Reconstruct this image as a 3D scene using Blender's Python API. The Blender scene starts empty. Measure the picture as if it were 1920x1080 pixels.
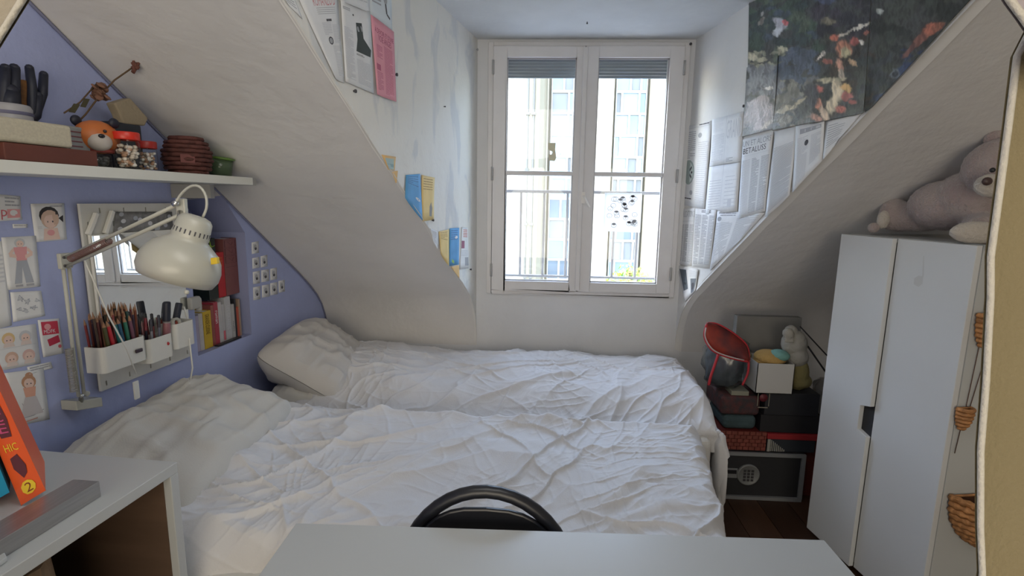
import bpy, bmesh, math, random
import numpy as np
from mathutils import Vector, Matrix
from mathutils.geometry import tessellate_polygon
random.seed(7)
sc = bpy.context.scene
COL = sc.collection

# ---------------------------------------------------------------- camera, world, lights, exposure
H = 1.38
FPX, PITCH, YAW, ROLL = 985.8, 0.1650, 0.0531, 0.01657
cp, sp, cy_, sy_ = math.cos(PITCH), math.sin(PITCH), math.cos(YAW), math.sin(YAW)
FW = Vector((-sy_*cp, cy_*cp, -sp)); RT0 = Vector((cy_, sy_, 0)); UP0 = RT0.cross(FW)
cr, sr = math.cos(ROLL), math.sin(ROLL)
RT = RT0*cr + UP0*sr; UP = -RT0*sr + UP0*cr
CAM = Vector((0, 0, H))
cd = bpy.data.cameras.new('camera'); cam = bpy.data.objects.new('camera', cd); COL.objects.link(cam)
cd.sensor_width = 36; cd.lens = 36*FPX/1920; cd.clip_start = .02; cd.clip_end = 300
cam.matrix_world = Matrix(((RT.x, UP.x, -FW.x, 0), (RT.y, UP.y, -FW.y, 0), (RT.z, UP.z, -FW.z, H), (0, 0, 0, 1)))
sc.camera = cam

w = bpy.data.worlds.new('sky'); sc.world = w; w.use_nodes = True
nt = w.node_tree; bg = nt.nodes['Background']
sky = nt.nodes.new('ShaderNodeTexSky'); sky.sky_type = 'NISHITA'; sky.sun_disc = False
sky.sun_elevation = math.radians(42); sky.sun_rotation = math.radians(285); sky.ozone_density = 1.6
hz = nt.nodes.new('ShaderNodeMixRGB'); hz.inputs[0].default_value = .6; hz.inputs[2].default_value = (.62, .60, .56, 1)   # thin bright haze
nt.links.new(sky.outputs[0], hz.inputs[1]); nt.links.new(hz.outputs[0], bg.inputs[0]); bg.inputs[1].default_value = 3.15

def lamp(name, kind, loc, direction, **kw):
    l = bpy.data.lights.new(name, kind)
    for k, v in kw.items(): setattr(l, k, v)
    o = bpy.data.objects.new(name, l); COL.objects.link(o); o.location = loc
    o.rotation_euler = Vector(direction).to_track_quat('-Z', 'Y').to_euler(); return o
lamp('sun', 'SUN', (0, -5, 20), (.55, .8, -.7), energy=.5, angle=.01, color=(1, .93, .80))
lamp('room_fill', 'AREA', (-.1, -1.9, 1.2), (0, 1, -.08), energy=24, shape='RECTANGLE', size=2.6, size_y=1.3, color=(1, .88, .70))  # added warm fill behind the camera, no fixture in the room
lamp('overhead_fill', 'AREA', (-.1, .75, 2.16), (0, 1, -.9), energy=4.5, shape='DISK', size=1.0, color=(1, .97, .92))  # added fill above the view, brightens beds and slopes
pw = lamp('window_portal', 'AREA', (.22, 3.02, 1.53), (0, -1, 0), energy=1, shape='RECTANGLE', size=1.05, size_y=1.34)
pw.data.cycles.is_portal = True
vs = sc.view_settings
vs.view_transform = 'Standard'; vs.look = 'None'; vs.exposure = 1.0; vs.gamma = 1.0; vs.use_curve_mapping = False

# ---------------------------------------------------------------- geometry helpers
def V(*a): return Vector(a)
def ray(px, py): return RT*((px-960)/FPX) + UP*((540-py)/FPX) + FW
def onpl(px, py, p0, n):
    d = ray(px, py); return CAM + d*((Vector(p0)-CAM).dot(n)/d.dot(n))
def yat(px, py, Y): d = ray(px, py); return CAM + d*(Y/d.y)
def zat(px, py, Z): d = ray(px, py); return CAM + d*((Z-H)/d.z)
nL = V(math.cos(.0716), -math.sin(.0716), 0); eL = V(math.sin(.0716), math.cos(.0716), 0); PL = V(-1.22, 2.9, 0)
def LW(px, py, off=0.0): return onpl(px, py, PL + nL*off, nL)
def lw(s, z, off=0.0): p = PL + eL*s + nL*off; return V(p.x, p.y, z)      # s along left wall, 0 at the back corner, negative towards the room
D = 2.9; CZ = 2.205
nCL = V(1, -.205, 0).normalized(); PCL = V(-.666, 1.382, 0)
nCR = V(-1, -.159, 0).normalized(); PCR = V(1.005, 1.39, 0)
def cheekL(y): return -.666 + .205*(y-1.382)
def cheekR(y): return 1.005 - .159*(y-1.39)
def CL(px, py, off=0): return onpl(px, py, PCL + nCL*off, nCL)
def CR(px, py, off=0): return onpl(px, py, PCR + nCR*off, nCR)
aw = -.168
dW = V(math.sin(aw), math.cos(aw), 0); nW = V(-math.cos(aw), math.sin(aw), 0)   # along doors (away), door normal (to the left)
PW = V(1.174, 2.109, 0)
def WD(px, py, off=0): return onpl(px, py, PW + nW*off, nW)
PS = V(1.262, 1.592, 0)
def WS(px, py, off=0): return onpl(px, py, PS - dW*off, dW)

def lin(c):
    c = c/255.0
    return c/12.92 if c <= .04045 else ((c+.055)/1.055)**2.4
def rgb(h):
    if isinstance(h, str): return tuple(lin(int(h[i:i+2], 16)) for i in (0, 2, 4)) + (1,)
    return tuple(h) + (1,)
MATS = {}
def mat(key, col=None, rough=.6, metal=0, var=0.0, vscale=8, bump=0.0, bscale=60, col2=None, sheen=0, trans=0, spec=.5, coat=0, detail=4, stretch=None, alpha=None):
    if key in MATS: return MATS[key]
    m = bpy.data.materials.new(key); m.use_nodes = True; t = m.node_tree; N = t.nodes; Lk = t.links
    b = N['Principled BSDF']; c = rgb(col if col is not None else key)
    b.inputs['Base Color'].default_value = c; b.inputs['Roughness'].default_value = rough; b.inputs['Metallic'].default_value = metal
    b.inputs['Specular IOR Level'].default_value = spec
    if sheen: b.inputs['Sheen Weight'].default_value = sheen; b.inputs['Sheen Roughness'].default_value = .5
    if coat: b.inputs['Coat Weight'].default_value = coat
    if trans: b.inputs['Transmission Weight'].default_value = trans
    if alpha is not None: b.inputs['Alpha'].default_value = alpha
    tc = None
    def coord():
        nonlocal tc
        if tc is None:
            g = N.new('ShaderNodeTexCoord'); tc = g.outputs['Object']
            if stretch:
                mp = N.new('ShaderNodeMapping'); mp.inputs['Scale'].default_value = stretch; Lk.new(tc, mp.inputs['Vector']); tc = mp.outputs[0]
        return tc
    if var or col2:
        n = N.new('ShaderNodeTexNoise'); n.inputs['Scale'].default_value = vscale; n.inputs['Detail'].default_value = detail
        Lk.new(coord(), n.inputs['Vector'])
        r = N.new('ShaderNodeValToRGB'); r.color_ramp.elements[0].position = .32; r.color_ramp.elements[1].position = .68
        c2 = rgb(col2) if col2 else tuple(max(0, x*(1-var)) for x in c[:3]) + (1,)
        c1 = c if col2 else tuple(min(1, x*(1+var)) for x in c[:3]) + (1,)
        r.color_ramp.elements[0].color = c2; r.color_ramp.elements[1].color = c1
        Lk.new(n.outputs['Fac'], r.inputs['Fac']); Lk.new(r.outputs[0], b.inputs['Base Color'])
    if bump:
        n = N.new('ShaderNodeTexNoise'); n.inputs['Scale'].default_value = bscale; n.inputs['Detail'].default_value = 5
        Lk.new(coord(), n.inputs['Vector'])
        bp = N.new('ShaderNodeBump'); bp.inputs['Strength'].default_value = bump; bp.inputs['Distance'].default_value = .01
        Lk.new(n.outputs['Fac'], bp.inputs['Height']); Lk.new(bp.outputs[0], b.inputs['Normal'])
    MATS[key] = m; return m
def cm(hexcol, rough=.6): return mat('flat_'+hexcol+('_%d' % int(rough*10)), hexcol, rough)
def translucent(key, col, mixf=.5):
    m = bpy.data.materials.new(key); m.use_nodes = True; t = m.node_tree; t.nodes.clear()
    o = t.nodes.new('ShaderNodeOutputMaterial'); a = t.nodes.new('ShaderNodeBsdfDiffuse'); b = t.nodes.new('ShaderNodeBsdfTranslucent'); x = t.nodes.new('ShaderNodeMixShader')
    a.inputs[0].default_value = rgb(col); b.inputs[0].default_value = rgb(col); x.inputs[0].default_value = mixf
    t.links.new(a.outputs[0], x.inputs[1]); t.links.new(b.outputs[0], x.inputs[2]); t.links.new(x.outputs[0], o.inputs[0]); MATS[key] = m; return m
def vcol_mat(key, rough=.5, bump=0):
    if key in MATS: return MATS[key]
    m = mat(key, 'ffffff', rough, bump=bump, bscale=90); t = m.node_tree
    a = t.nodes.new('ShaderNodeVertexColor'); a.layer_name = 'ink'
    t.links.new(a.outputs[0], t.nodes['Principled BSDF'].inputs['Base Color']); return m
def thin_glass(key, tint=(.97, .985, .98), rough=0.0, ior=1.45):
    if key in MATS: return MATS[key]
    m = bpy.data.materials.new(key); m.use_nodes = True; t = m.node_tree; t.nodes.clear()
    o = t.nodes.new('ShaderNodeOutputMaterial'); tr = t.nodes.new('ShaderNodeBsdfTransparent'); g = t.nodes.new('ShaderNodeBsdfGlossy')
    tr.inputs[0].default_value = tint+(1,); g.inputs['Roughness'].default_value = rough
    lw_ = t.nodes.new('ShaderNodeLayerWeight'); lw_.inputs[0].default_value = .5
    p1 = t.nodes.new('ShaderNodeMath'); p1.operation = 'POWER'; p1.inputs[1].default_value = 5; t.links.new(lw_.outputs['Facing'], p1.inputs[0])
    f = t.nodes.new('ShaderNodeMath'); f.operation = 'MULTIPLY_ADD'; f.inputs[1].default_value = .85; f.inputs[2].default_value = ((ior-1)/(ior+1))**2; t.links.new(p1.outputs[0], f.inputs[0])
    mx = t.nodes.new('ShaderNodeMixShader')
    t.links.new(f.outputs[0], mx.inputs[0]); t.links.new(tr.outputs[0], mx.inputs[1]); t.links.new(g.outputs[0], mx.inputs[2]); t.links.new(mx.outputs[0], o.inputs[0])
    MATS[key] = m; return m

ORG = {}
def meta(o, label=None, cat=None, group=None, kind=None):
    if label: o['label'] = label
    if cat: o['category'] = cat
    if group: o['group'] = group
    if kind: o['kind'] = kind
    return o
def thing(name, label, cat, loc, group=None):
    o = bpy.data.objects.new(name, None); COL.objects.link(o); o.location = loc; o.empty_display_size = .05
    ORG[o.name] = Vector(loc); return meta(o, label, cat, group)
class MB:
    def __init__(s): s.v = []; s.f = []; s.m = []; s.sm = []
    def add(s, vs, fs, m=0, smooth=False):
        b = len(s.v); s.v += [Vector(x) for x in vs]
        for f in fs: s.f.append([b+i for i in f]); s.m.append(m); s.sm.append(smooth)
        return s
    def quad(s, a, b, c, d, m=0): return s.add([a, b, c, d], [(0, 1, 2, 3)], m)
    def hexa(s, c, m=0):   # 8 corners: bottom 4 loop, top 4 loop
        return s.add(c, [(3, 2, 1, 0), (4, 5, 6, 7), (0, 1, 5, 4), (1, 2, 6, 5), (2, 3, 7, 6), (3, 0, 4, 7)], m)
    def box(s, o, ax, ay, az, m=0):   # origin corner + three edge vectors
        o = Vector(o); return s.hexa([o, o+ax, o+ax+ay, o+ay, o+az, o+ax+az, o+ax+ay+az, o+ay+az], m)
    def bx(s, x0, x1, y0, y1, z0, z1, m=0): return s.box((x0, y0, z0), V(x1-x0, 0, 0), V(0, y1-y0, 0), V(0, 0, z1-z0), m)
    def extr(s, pts, vec, m=0, smooth=False):
        n = len(pts); pts = [Vector(p) for p in pts]; q = [p+vec for p in pts]; b = len(s.v)
        s.add(pts+q, [tuple(range(n))[::-1], tuple(range(n, 2*n))], m)
        for i in range(n): s.f.append([b+i, b+(i+1) % n, b+n+(i+1) % n, b+n+i]); s.m.append(m); s.sm.append(smooth)
        return s
    def tube(s, path, r, n=8, m=0, cap=True, closed=False):
        P = [Vector(p) for p in path]; k = len(P); rs = r if isinstance(r, (list, tuple)) else [r]*k
        T = []
        for i in range(k):
            a = P[i-1] if (i > 0 or closed) else P[i]; b = P[(i+1) % k] if (i < k-1 or closed) else P[i]
            T.append((b-a).normalized())
        u = T[0].orthogonal().normalized(); vs = []
        for i in range(k):
            u = (u - T[i]*u.dot(T[i])).normalized(); w_ = T[i].cross(u)
            for j in range(n):
                a = 2*math.pi*j/n; vs.append(P[i] + (u*math.cos(a)+w_*math.sin(a))*rs[i])
        fs = []
        for i in range(k if closed else k-1):
            i2 = (i+1) % k
            for j in range(n): fs.append((i*n+j, i*n+(j+1) % n, i2*n+(j+1) % n, i2*n+j))
        if cap and not closed: fs += [tuple(range(n))[::-1], tuple(range((k-1)*n, k*n))]
        return s.add(vs, fs, m, True)
    def lathe(s, o, axis, prof, n=24, m=0, a0=0, a1=2*math.pi, ref=None):   # prof [(t,r)...]
        o = Vector(o); ax = Vector(axis).normalized(); u = (Vector(ref) if ref else ax.orthogonal()); u = (u-ax*u.dot(ax)).normalized(); w_ = ax.cross(u)
        full = abs(a1-a0-2*math.pi) < 1e-6; nn = n if full else n+1; vs = []
        for (t, r) in prof:
            for j in range(nn):
                a = a0+(a1-a0)*j/n; vs.append(o+ax*t+(u*math.cos(a)+w_*math.sin(a))*max(r, 1e-5))
        fs = []
        for i in range(len(prof)-1):
            for j in range(n):
                j2 = (j+1) % nn; fs.append((i*nn+j, i*nn+j2, (i+1)*nn+j2, (i+1)*nn+j))
        return s.add(vs, fs, m, True)
    def ell(s, c, rx, ry=None, rz=None, n=14, m=0, R=None):
        ry = ry or rx; rz = rz or rx; c = Vector(c); vs = []; k = n//2
        for i in range(k+1):
            th = math.pi*i/k
            for j in range(n):
                a = 2*math.pi*j/n; p = V(rx*math.sin(th)*math.cos(a), ry*math.sin(th)*math.sin(a), rz*math.cos(th))
                if R is not None: p = R @ p
                vs.append(c+p)
        fs = [(i*n+j, i*n+(j+1) % n, (i+1)*n+(j+1) % n, (i+1)*n+j) for i in range(k) for j in range(n)]
        return s.add(vs, fs, m, True)
    def build(s, name, mats, parent=None, bevel=0, seg=2, subsurf=0):
        me = bpy.data.meshes.new(name); org = Vector((0, 0, 0)) if parent is None else ORG[parent.name]
        if parent is None and s.v:
            lo = Vector([min(v[i] for v in s.v) for i in range(3)]); hi = Vector([max(v[i] for v in s.v) for i in range(3)])
            org = V((lo.x+hi.x)/2, (lo.y+hi.y)/2, lo.z)
        me.from_pydata([tuple(v-org) for v in s.v], [], s.f)
        for m in (mats if isinstance(mats, list) else [mats]): me.materials.append(m)
        me.polygons.foreach_set('material_index', s.m); me.polygons.foreach_set('use_smooth', s.sm); me.update()
        bm = bmesh.new(); bm.from_mesh(me); bmesh.ops.remove_doubles(bm, verts=bm.verts, dist=1e-6); bmesh.ops.recalc_face_normals(bm, faces=bm.faces); bm.to_mesh(me); bm.free()
        o = bpy.data.objects.new(name, me); COL.objects.link(o); ORG[o.name] = org
        if parent is not None: o.parent = parent
        else: o.location = org
        if bevel:
            b = o.modifiers.new('b', 'BEVEL'); b.width = bevel; b.segments = seg; b.limit_method = 'ANGLE'; b.harden_normals = False
        if subsurf:
            b = o.modifiers.new('s', 'SUBSURF'); b.levels = subsurf; b.render_levels = subsurf
        return o
def struct(name, mb, m, parent=None, **kw):
    o = mb.build(name, m, parent, **kw)
    if parent is None: o['kind'] = 'structure'
    return o
def holed(mb, outer, holes, P, m=0):
    """outer/holes in 2d, P maps 2d to 3d"""
    loops = [[Vector((a, b, 0)) for a, b in l] for l in [outer]+holes]
    tris = tessellate_polygon(loops); flat = [p for l in loops for p in l]
    mb.add([P(p.x, p.y) for p in flat], [tuple(t) for t in tris], m)
def text_curve(txt, size, name='lettering'):
    cu = bpy.data.curves.new(name, 'FONT'); cu.body = txt; cu.size = size; cu.align_x = 'CENTER'; cu.align_y = 'CENTER'; cu.resolution_u = 2
    o = bpy.data.objects.new(name, cu); COL.objects.link(o)
    dg = bpy.context.evaluated_depsgraph_get(); dg.update()
    me = o.evaluated_get(dg).to_mesh(); vs = [v.co.copy() for v in me.vertices]; fs = [tuple(p.vertices) for p in me.polygons]
    o.evaluated_get(dg).to_mesh_clear(); bpy.data.objects.remove(o); bpy.data.curves.remove(cu)
    if vs:
        x0 = min(v.x for v in vs); x1 = max(v.x for v in vs); y0 = min(v.y for v in vs); y1 = max(v.y for v in vs)
        vs = [((v.x-x0)/(x1-x0), (v.y-y0)/(y1-y0)) for v in vs]
    return vs, fs
# numpy value noise
def vn(x, y, seed=0):
    r = np.random.RandomState(seed).rand(256, 256)
    xi = np.floor(x).astype(int); yi = np.floor(y).astype(int); fx = x-xi; fy = y-yi
    fx = fx*fx*fx*(fx*(fx*6-15)+10); fy = fy*fy*fy*(fy*(fy*6-15)+10)
    a = r[xi % 256, yi % 256]; b = r[(xi+1) % 256, yi % 256]; c = r[xi % 256, (yi+1) % 256]; d = r[(xi+1) % 256, (yi+1) % 256]
    return (a*(1-fx)+b*fx)*(1-fy)+(c*(1-fx)+d*fx)*fy
def ridge(x, y, seed, p=2.0): return (1-np.abs(2*vn(x, y, seed)-1))**p
def rot(x, y, a): return x*math.cos(a)+y*math.sin(a), -x*math.sin(a)+y*math.cos(a)

# ---------------------------------------------------------------- shared materials
PLASTER = mat('white_plaster', (.66, .66, .655), .75, var=.05, vscale=3, bump=.22, bscale=26)
SLOPE = mat('sloped_plaster', (.66, .65, .635), .78, var=.06, vscale=2.2, bump=.45, bscale=16)
LILAC = mat('lilac_paint', (.36, .41, .66), .7, var=.05, vscale=4, bump=.15, bscale=45)
LILAC_SHADE = mat('lilac_niche_shade', (.30, .33, .52), .75, var=.05, vscale=4, bump=.15, bscale=45)  # wall lilac darkened, shade painted into the niche
WHITE = mat('white_laminate', (.48, .50, .50), .35, var=.02, vscale=3)
DOORW = mat('white_door_foil', (.60, .62, .63), .38, var=.02, vscale=3, bump=.02, bscale=200)
FRAME = mat('window_paint', (.66, .65, .65), .4, var=.03, vscale=10)
LAMPW = mat('cream_enamel', (.44, .44, .39), .3, var=.02)
PLASTIC = mat('white_plastic', (.66, .66, .62), .4)
BLACK = mat('black_plastic', (.012, .013, .018), .35)
BLACKM = mat('black_matte', (.02, .021, .025), .7)
CHROME = mat('chrome', (.7, .7, .68), .25, metal=1)
PAPER = mat('paper', (.72, .73, .74), .8, var=.03, vscale=20, bump=.05, bscale=30)
PAPERC = mat('cream_paper', (.70, .69, .64), .8, var=.03, vscale=20)
INK = mat('ink_grey', (.36, .37, .40), .8)
INKD = mat('ink_dark', (.07, .07, .08), .8)
INKL = mat('ink_light', (.56, .57, .60), .8)
GLASS = thin_glass('window_glass')

# ---------------------------------------------------------------- the room shell
mb = MB(); mb.bx(-2.2, 2.6, -2.4, 3.2, -.1, -.02)
floor = struct('floor', mb, mat('floor_base', '3a2618', .6))
WOODF = [mat('floor_wood_%d' % i, c, .45, var=.18, vscale=3, stretch=(14, 1, 1), bump=.05) for i, c in enumerate(['402a1c', '483020', '382418'])]
for i in range(26):
    x0 = -1.75+i*.14; m_ = MB(); m_.bx(x0+.0015, x0+.1385, -2.3, 2.9, -.02, 0)
    o = m_.build('plank', WOODF[i % 3], floor)
SL = .704
def slz(y): return .797 + SL*(2.9-y)
ytop = 2.9-(CZ-.797)/SL
prof = [(ytop, CZ), (1.3, slz(1.3)), (1.9, slz(1.9)), (2.3, slz(2.3)), (2.62, slz(2.62)), (2.72, .918), (2.79, .856), (2.84, .795), (2.875, .72), (2.893, .65), (2.8995, .56)]
# left wall with niche
nz = [LW(352, 348), LW(402, 348), LW(455, 428), LW(472, 629), LW(372, 668)]
def s_of(p): return (p-PL).dot(eL)
S_N0 = s_of(nz[4]); S_N1 = s_of(nz[3])
niche = [(S_N0, .775), (S_N1, .775), (S_N1, 1.225), (s_of(nz[1]), 1.43), (S_N0, 1.43)]
mb = MB(); holed(mb, [(-5.2, 0), (.3, 0), (.3, 2.3), (-5.2, 2.3)], [niche], lambda s, z: lw(s, z))
ND = .19
for i in range(5):
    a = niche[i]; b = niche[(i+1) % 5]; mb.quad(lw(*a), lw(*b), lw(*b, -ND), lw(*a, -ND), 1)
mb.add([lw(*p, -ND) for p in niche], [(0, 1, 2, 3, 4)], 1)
struct('wall_left', mb, [LILAC, LILAC_SHADE])
# back wall with window opening
WX0, WX1, WZ0, WZ1 = -.272, .712, .895, 2.165
mb = MB(); holed(mb, [(-1.6, 0), (2.6, 0), (2.6, 2.4), (-1.6, 2.4)], [[(WX0, WZ0), (WX1, WZ0), (WX1, WZ1), (WX0, WZ1)]], lambda x, z: V(x, D, z))
for a, b in [((WX0, WZ0), (WX1, WZ0)), ((WX1, WZ0), (WX1, WZ1)), ((WX1, WZ1), (WX0, WZ1)), ((WX0, WZ1), (WX0, WZ0))]:
    mb.quad(V(a[0], D, a[1]), V(b[0], D, b[1]), V(b[0], D+.22, b[1]), V(a[0], D+.22, a[1]))
struct('wall_back', mb, mat('back_plaster', (.66, .67, .68), .75, var=.04, vscale=4, bump=.18, bscale=30))
# slopes
def strip(mb, xa, xb, n=1, m=0):
    for i in range(len(prof)-1):
        (y0, z0), (y1, z1) = prof[i], prof[i+1]
        mb.add([V(xa(y0), y0, z0), V(xb(y0), y0, z0), V(xb(y1), y1, z1), V(xa(y1), y1, z1)], [(0, 1, 2, 3)], m, True)
def subdiv_prof():
    out = []
    for i in range(len(prof)-1):
        k = 8 if prof[i+1][0]-prof[i][0] > .2 else 2
        for j in range(k):
            t = j/k; out.append((prof[i][0]*(1-t)+prof[i+1][0]*t, prof[i][1]*(1-t)+prof[i+1][1]*t))
    return out+[prof[-1]]
prof = subdiv_prof()
def jag(y, a, s): return a*(math.sin(y*23+s)*.5+math.sin(y*61+s*2)*.3+math.sin(y*9+s)*.6)
mb = MB(); strip(mb, lambda y: -1.45, lambda y: cheekL(y)+jag(y, .004, 1)); struct('wall_slope_left', mb, SLOPE)
mb = MB(); strip(mb, lambda y: cheekR(y)+.034+jag(y, .003, 4), lambda y: 2.5); struct('wall_slope_right', mb, SLOPE)
# corner bead on right dormer edge
mb = MB()
for i in range(len(prof)-1):
    (y0, z0), (y1, z1) = prof[i], prof[i+1]
    a0 = V(cheekR(y0)-.001, y0, z0+.012); a1 = V(cheekR(y1)-.001, y1, z1+.012)
    b0 = V(cheekR(y0)+.036+jag(y0, .003, 4), y0, z0-.003); b1 = V(cheekR(y1)+.036+jag(y1, .003, 4), y1, z1-.003)
    mb.add([a0, b0, b1, a1], [(0, 1, 2, 3)], 0, True)
struct('trim_1', mb, mat('bead_white', (.72, .71, .68), .6, bump=.1, bscale=40))
# left dormer edge bead
mb = MB()
for i in range(len(prof)-1):
    (y0, z0), (y1, z1) = prof[i], prof[i+1]
    a = [V(cheekL(y)+jag(y, .004, 1)-.007, y, z-.0015) for y, z in ((y0, z0), (y1, z1))]
    b = [V(cheekL(y)+jag(y, .004, 1)+.003, y, z+.003) for y, z in ((y0, z0), (y1, z1))]
    mb.add([a[0], b[0], b[1], a[1]], [(0, 1, 2, 3)], 0, True)
struct('trim_2', mb, MATS['bead_white'])
# dormer cheeks
def cheek(name, fx, m):
    mb = MB(); pts = [(y, z) for y, z in prof]
    for i in range(len(pts)-1):
        (y0, z0), (y1, z1) = pts[i], pts[i+1]
        if y0 >= 2.8985: continue
        mb.add([V(fx(y0), y0, z0), V(fx(y1), y1, z1), V(fx(y1), y1, CZ+.02), V(fx(y0), y0, CZ+.02)], [(0, 1, 2, 3)])
    return struct(name, mb, m)
def peeling(key):
    m = mat(key, (.72, .71, .67), .7, bump=.8, bscale=14); t = m.node_tree; N = t.nodes; Lk = t.links; b = N['Principled BSDF']
    tc = N.new('ShaderNodeTexCoord'); mp = N.new('ShaderNodeMapping'); mp.inputs['Scale'].default_value = (1, 2.2, .9); Lk.new(tc.outputs['Object'], mp.inputs[0])
    n = N.new('ShaderNodeTexNoise'); n.inputs['Scale'].default_value = 3.2; n.inputs['Detail'].default_value = 7; n.inputs['Distortion'].default_value = .6; Lk.new(mp.outputs[0], n.inputs[0])
    r_ = N.new('ShaderNodeValToRGB'); e = r_.color_ramp.elements; e[0].position = .545; e[0].color = (.72, .71, .67, 1); e[1].position = .61; e[1].color = (.60, .61, .61, 1); Lk.new(n.outputs['Fac'], r_.inputs[0]); Lk.new(r_.outputs[0], b.inputs['Base Color'])
    return m
cheek('wall_dormer_left', cheekL, peeling('peeling_cheek')); cheek('wall_dormer_right', cheekR, PLASTER)
mb = MB(); mb.bx(-2.2, 2.6, -2.4, 3.15, CZ, CZ+.12); struct('ceiling', mb, mat('ceiling_paint', (.62, .635, .65), .8, var=.03, bump=.12, bscale=30))
mb = MB(); mb.bx(2.45, 2.55, -2.4, 3.1, 0, 2.3); struct('wall_right', mb, SLOPE)
mb = MB(); mb.bx(-2.2, 2.6, -2.4, -2.3, 0, 2.3); struct('wall_front', mb, PLASTER)
# roof cover behind the slope so no sky leaks in
mb = MB(); mb.bx(-2.2, 2.6, -2.5, 3.15, CZ+.13, CZ+.2); mb.bx(-2.6, -2.21, -2.5, 3.2, -.1, 2.4); mb.bx(2.61, 2.7, -2.5, 3.2, -.1, 2.4)
struct('roof', mb, mat('zinc', '6d7278', .5))

# thin dark line where slope meets the lilac wall
mb = MB(); path = [lw((y-2.9)/math.cos(.0716), z-.006, .004) for y, z in prof[:-1]]
mb.tube(path, .004, 5); struct('trim_3', mb, mat('lilac_edge', (.19, .2, .30), .8))

# ---------------------------------------------------------------- the window
B = lambda px, py: yat(px, py, D)
fx0, fx1, fz0, fz1 = -.297, .737, .868, 2.188
win = MB(); t = .028
for a in ((fx0, fx0+t, fz0, fz1), (fx1-t, fx1, fz0, fz1), (fx0+t, fx1-t, fz1-.02, fz1), (fx0+t, fx1-t, fz0, fz0+.02)): win.bx(a[0], a[1], D-.018, D+.03, a[2], a[3])
win = struct('window_1', win, FRAME, bevel=.003)
split = B(1090, 300).x
def sash(x0, x1, gx0, gx1, gz0, gz1, hinge):
    y0, y1 = D-.03, D+.025; z0, z1 = fz0+.022, fz1-.022
    m = MB()
    m.bx(x0, gx0, y0, y1, z0, z1); m.bx(gx1, x1, y0, y1, z0, z1); m.bx(gx0, gx1, y0, y1, z0, gz0); m.bx(gx0, gx1, y0, y1, gz1, z1)
    s = m.build('sash', FRAME, win, bevel=.004)
    m = MB(); zm = B(1000, 325).z; m.bx(gx0, gx1, y0+.006, y1, zm-.011, zm+.011); m.build('glazing_bar', FRAME, s, bevel=.003)
    for (a, b) in ((gz0, zm), (zm, gz1)):
        g = MB(); g.bx(gx0, gx1, D-.001, D+.003, a, b); g.build('pane', GLASS, s)
    m = MB(); tt = .006
    for a in ((gx0, gx0+tt, gz0, gz1), (gx1-tt, gx1, gz0, gz1), (gx0, gx1, gz0, gz0+tt), (gx0, gx1, gz1-tt, gz1)): m.bx(a[0], a[1], D-.014, D-.004, a[2], a[3])
    m.build('glazing_bead', mat('bead_grey', (.35, .34, .35), .5), s)
    for zz in (1.0, 1.52, 2.06):
        h = MB(); h.tube([(hinge, D-.036, zz-.035), (hinge, D-.036, zz+.035)], .006, 8); h.build('hinge', mat('hinge_grey', (.4, .4, .4), .4), win)
gz0, gz1 = B(1010, 526).z, B(1010, 110).z
sash(fx0+.028, split-.001, B(949, 300).x, B(1075, 300).x, gz0, gz1, fx0+.028)
sash(split+.001, fx1-.028, B(1114, 300).x, B(1243, 300).x, gz0, gz1, fx1-.03)
m = MB(); m.bx(split-.013, split+.013, D-.042, D-.03, fz0+.03, fz1-.03); m.build('cover_strip', FRAME, win, bevel=.004)
m = MB(); p = B(1096, 378); m.tube([p+V(-.01, -.045, .03), p+V(-.005, -.06, .02), p+V(.008, -.066, -.005), p+V(.022, -.066, -.03)], [.006, .006, .006, .005], 8)
m.bx(p.x-.022, p.x-.002, D-.05, D-.04, p.z-.01, p.z+.05)
m.build('handle', mat('handle_white', (.75, .73, .7), .3), win, bevel=.001)
# outer blind (rolled) behind the top of the glass
m = MB()
bz1 = gz1+.03; bz0 = yat(1010, 147, D+.06).z
k = 7
for sx0, sx1 in ((WX0+.002, split-.02), (split+.02, WX1-.002)):
    for i in range(k):
        a = bz0+(bz1-bz0)*i/k; m.bx(sx0, sx1, D+.055, D+.067, a+.001, a+(bz1-bz0)/k-.001)
m.build('rolled_blind', mat('blind_grey', (.20, .22, .25), .5), win, bevel=.002)
# sill outside + balcony rail
m = MB(); m.bx(-.45, .9, D+.2, D+.42, .80, .86); struct('trim_4', m, mat('stone_sill', (.5, .49, .46), .8))
RY = D+.33
rl = thing('balcony_rail', 'thin metal balcony rail with upright bars outside the window', 'railing', (.2, RY, .86))
IRON = mat('rail_paint', (.26, .245, .235), .5)
zr = yat(1005, 359, RY).z; zb = yat(1005, 517, RY).z
m = MB(); m.bx(-.6, 1.05, RY-.012, RY+.012, zr-.009, zr+.009); m.build('top_rail', IRON, rl, bevel=.003)
m = MB(); m.bx(-.6, 1.05, RY-.01, RY+.01, zb-.007, zb+.007); m.build('bottom_rail', IRON, rl, bevel=.002)
for xx in [yat(q, 440, RY).x for q in (926, 976, 1019, 1062, 1103, 1150, 1194, 1237)]:
    m = MB(); m.bx(xx-.007, xx+.007, RY-.007, RY+.007, zb+.006, zr-.008); m.build('baluster', IRON, rl)
for xx in (-.595, 1.03):
    m = MB(); m.bx(xx, xx+.02, RY-.01, RY+.01, .86, zr); m.build('post', IRON, rl)

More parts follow.
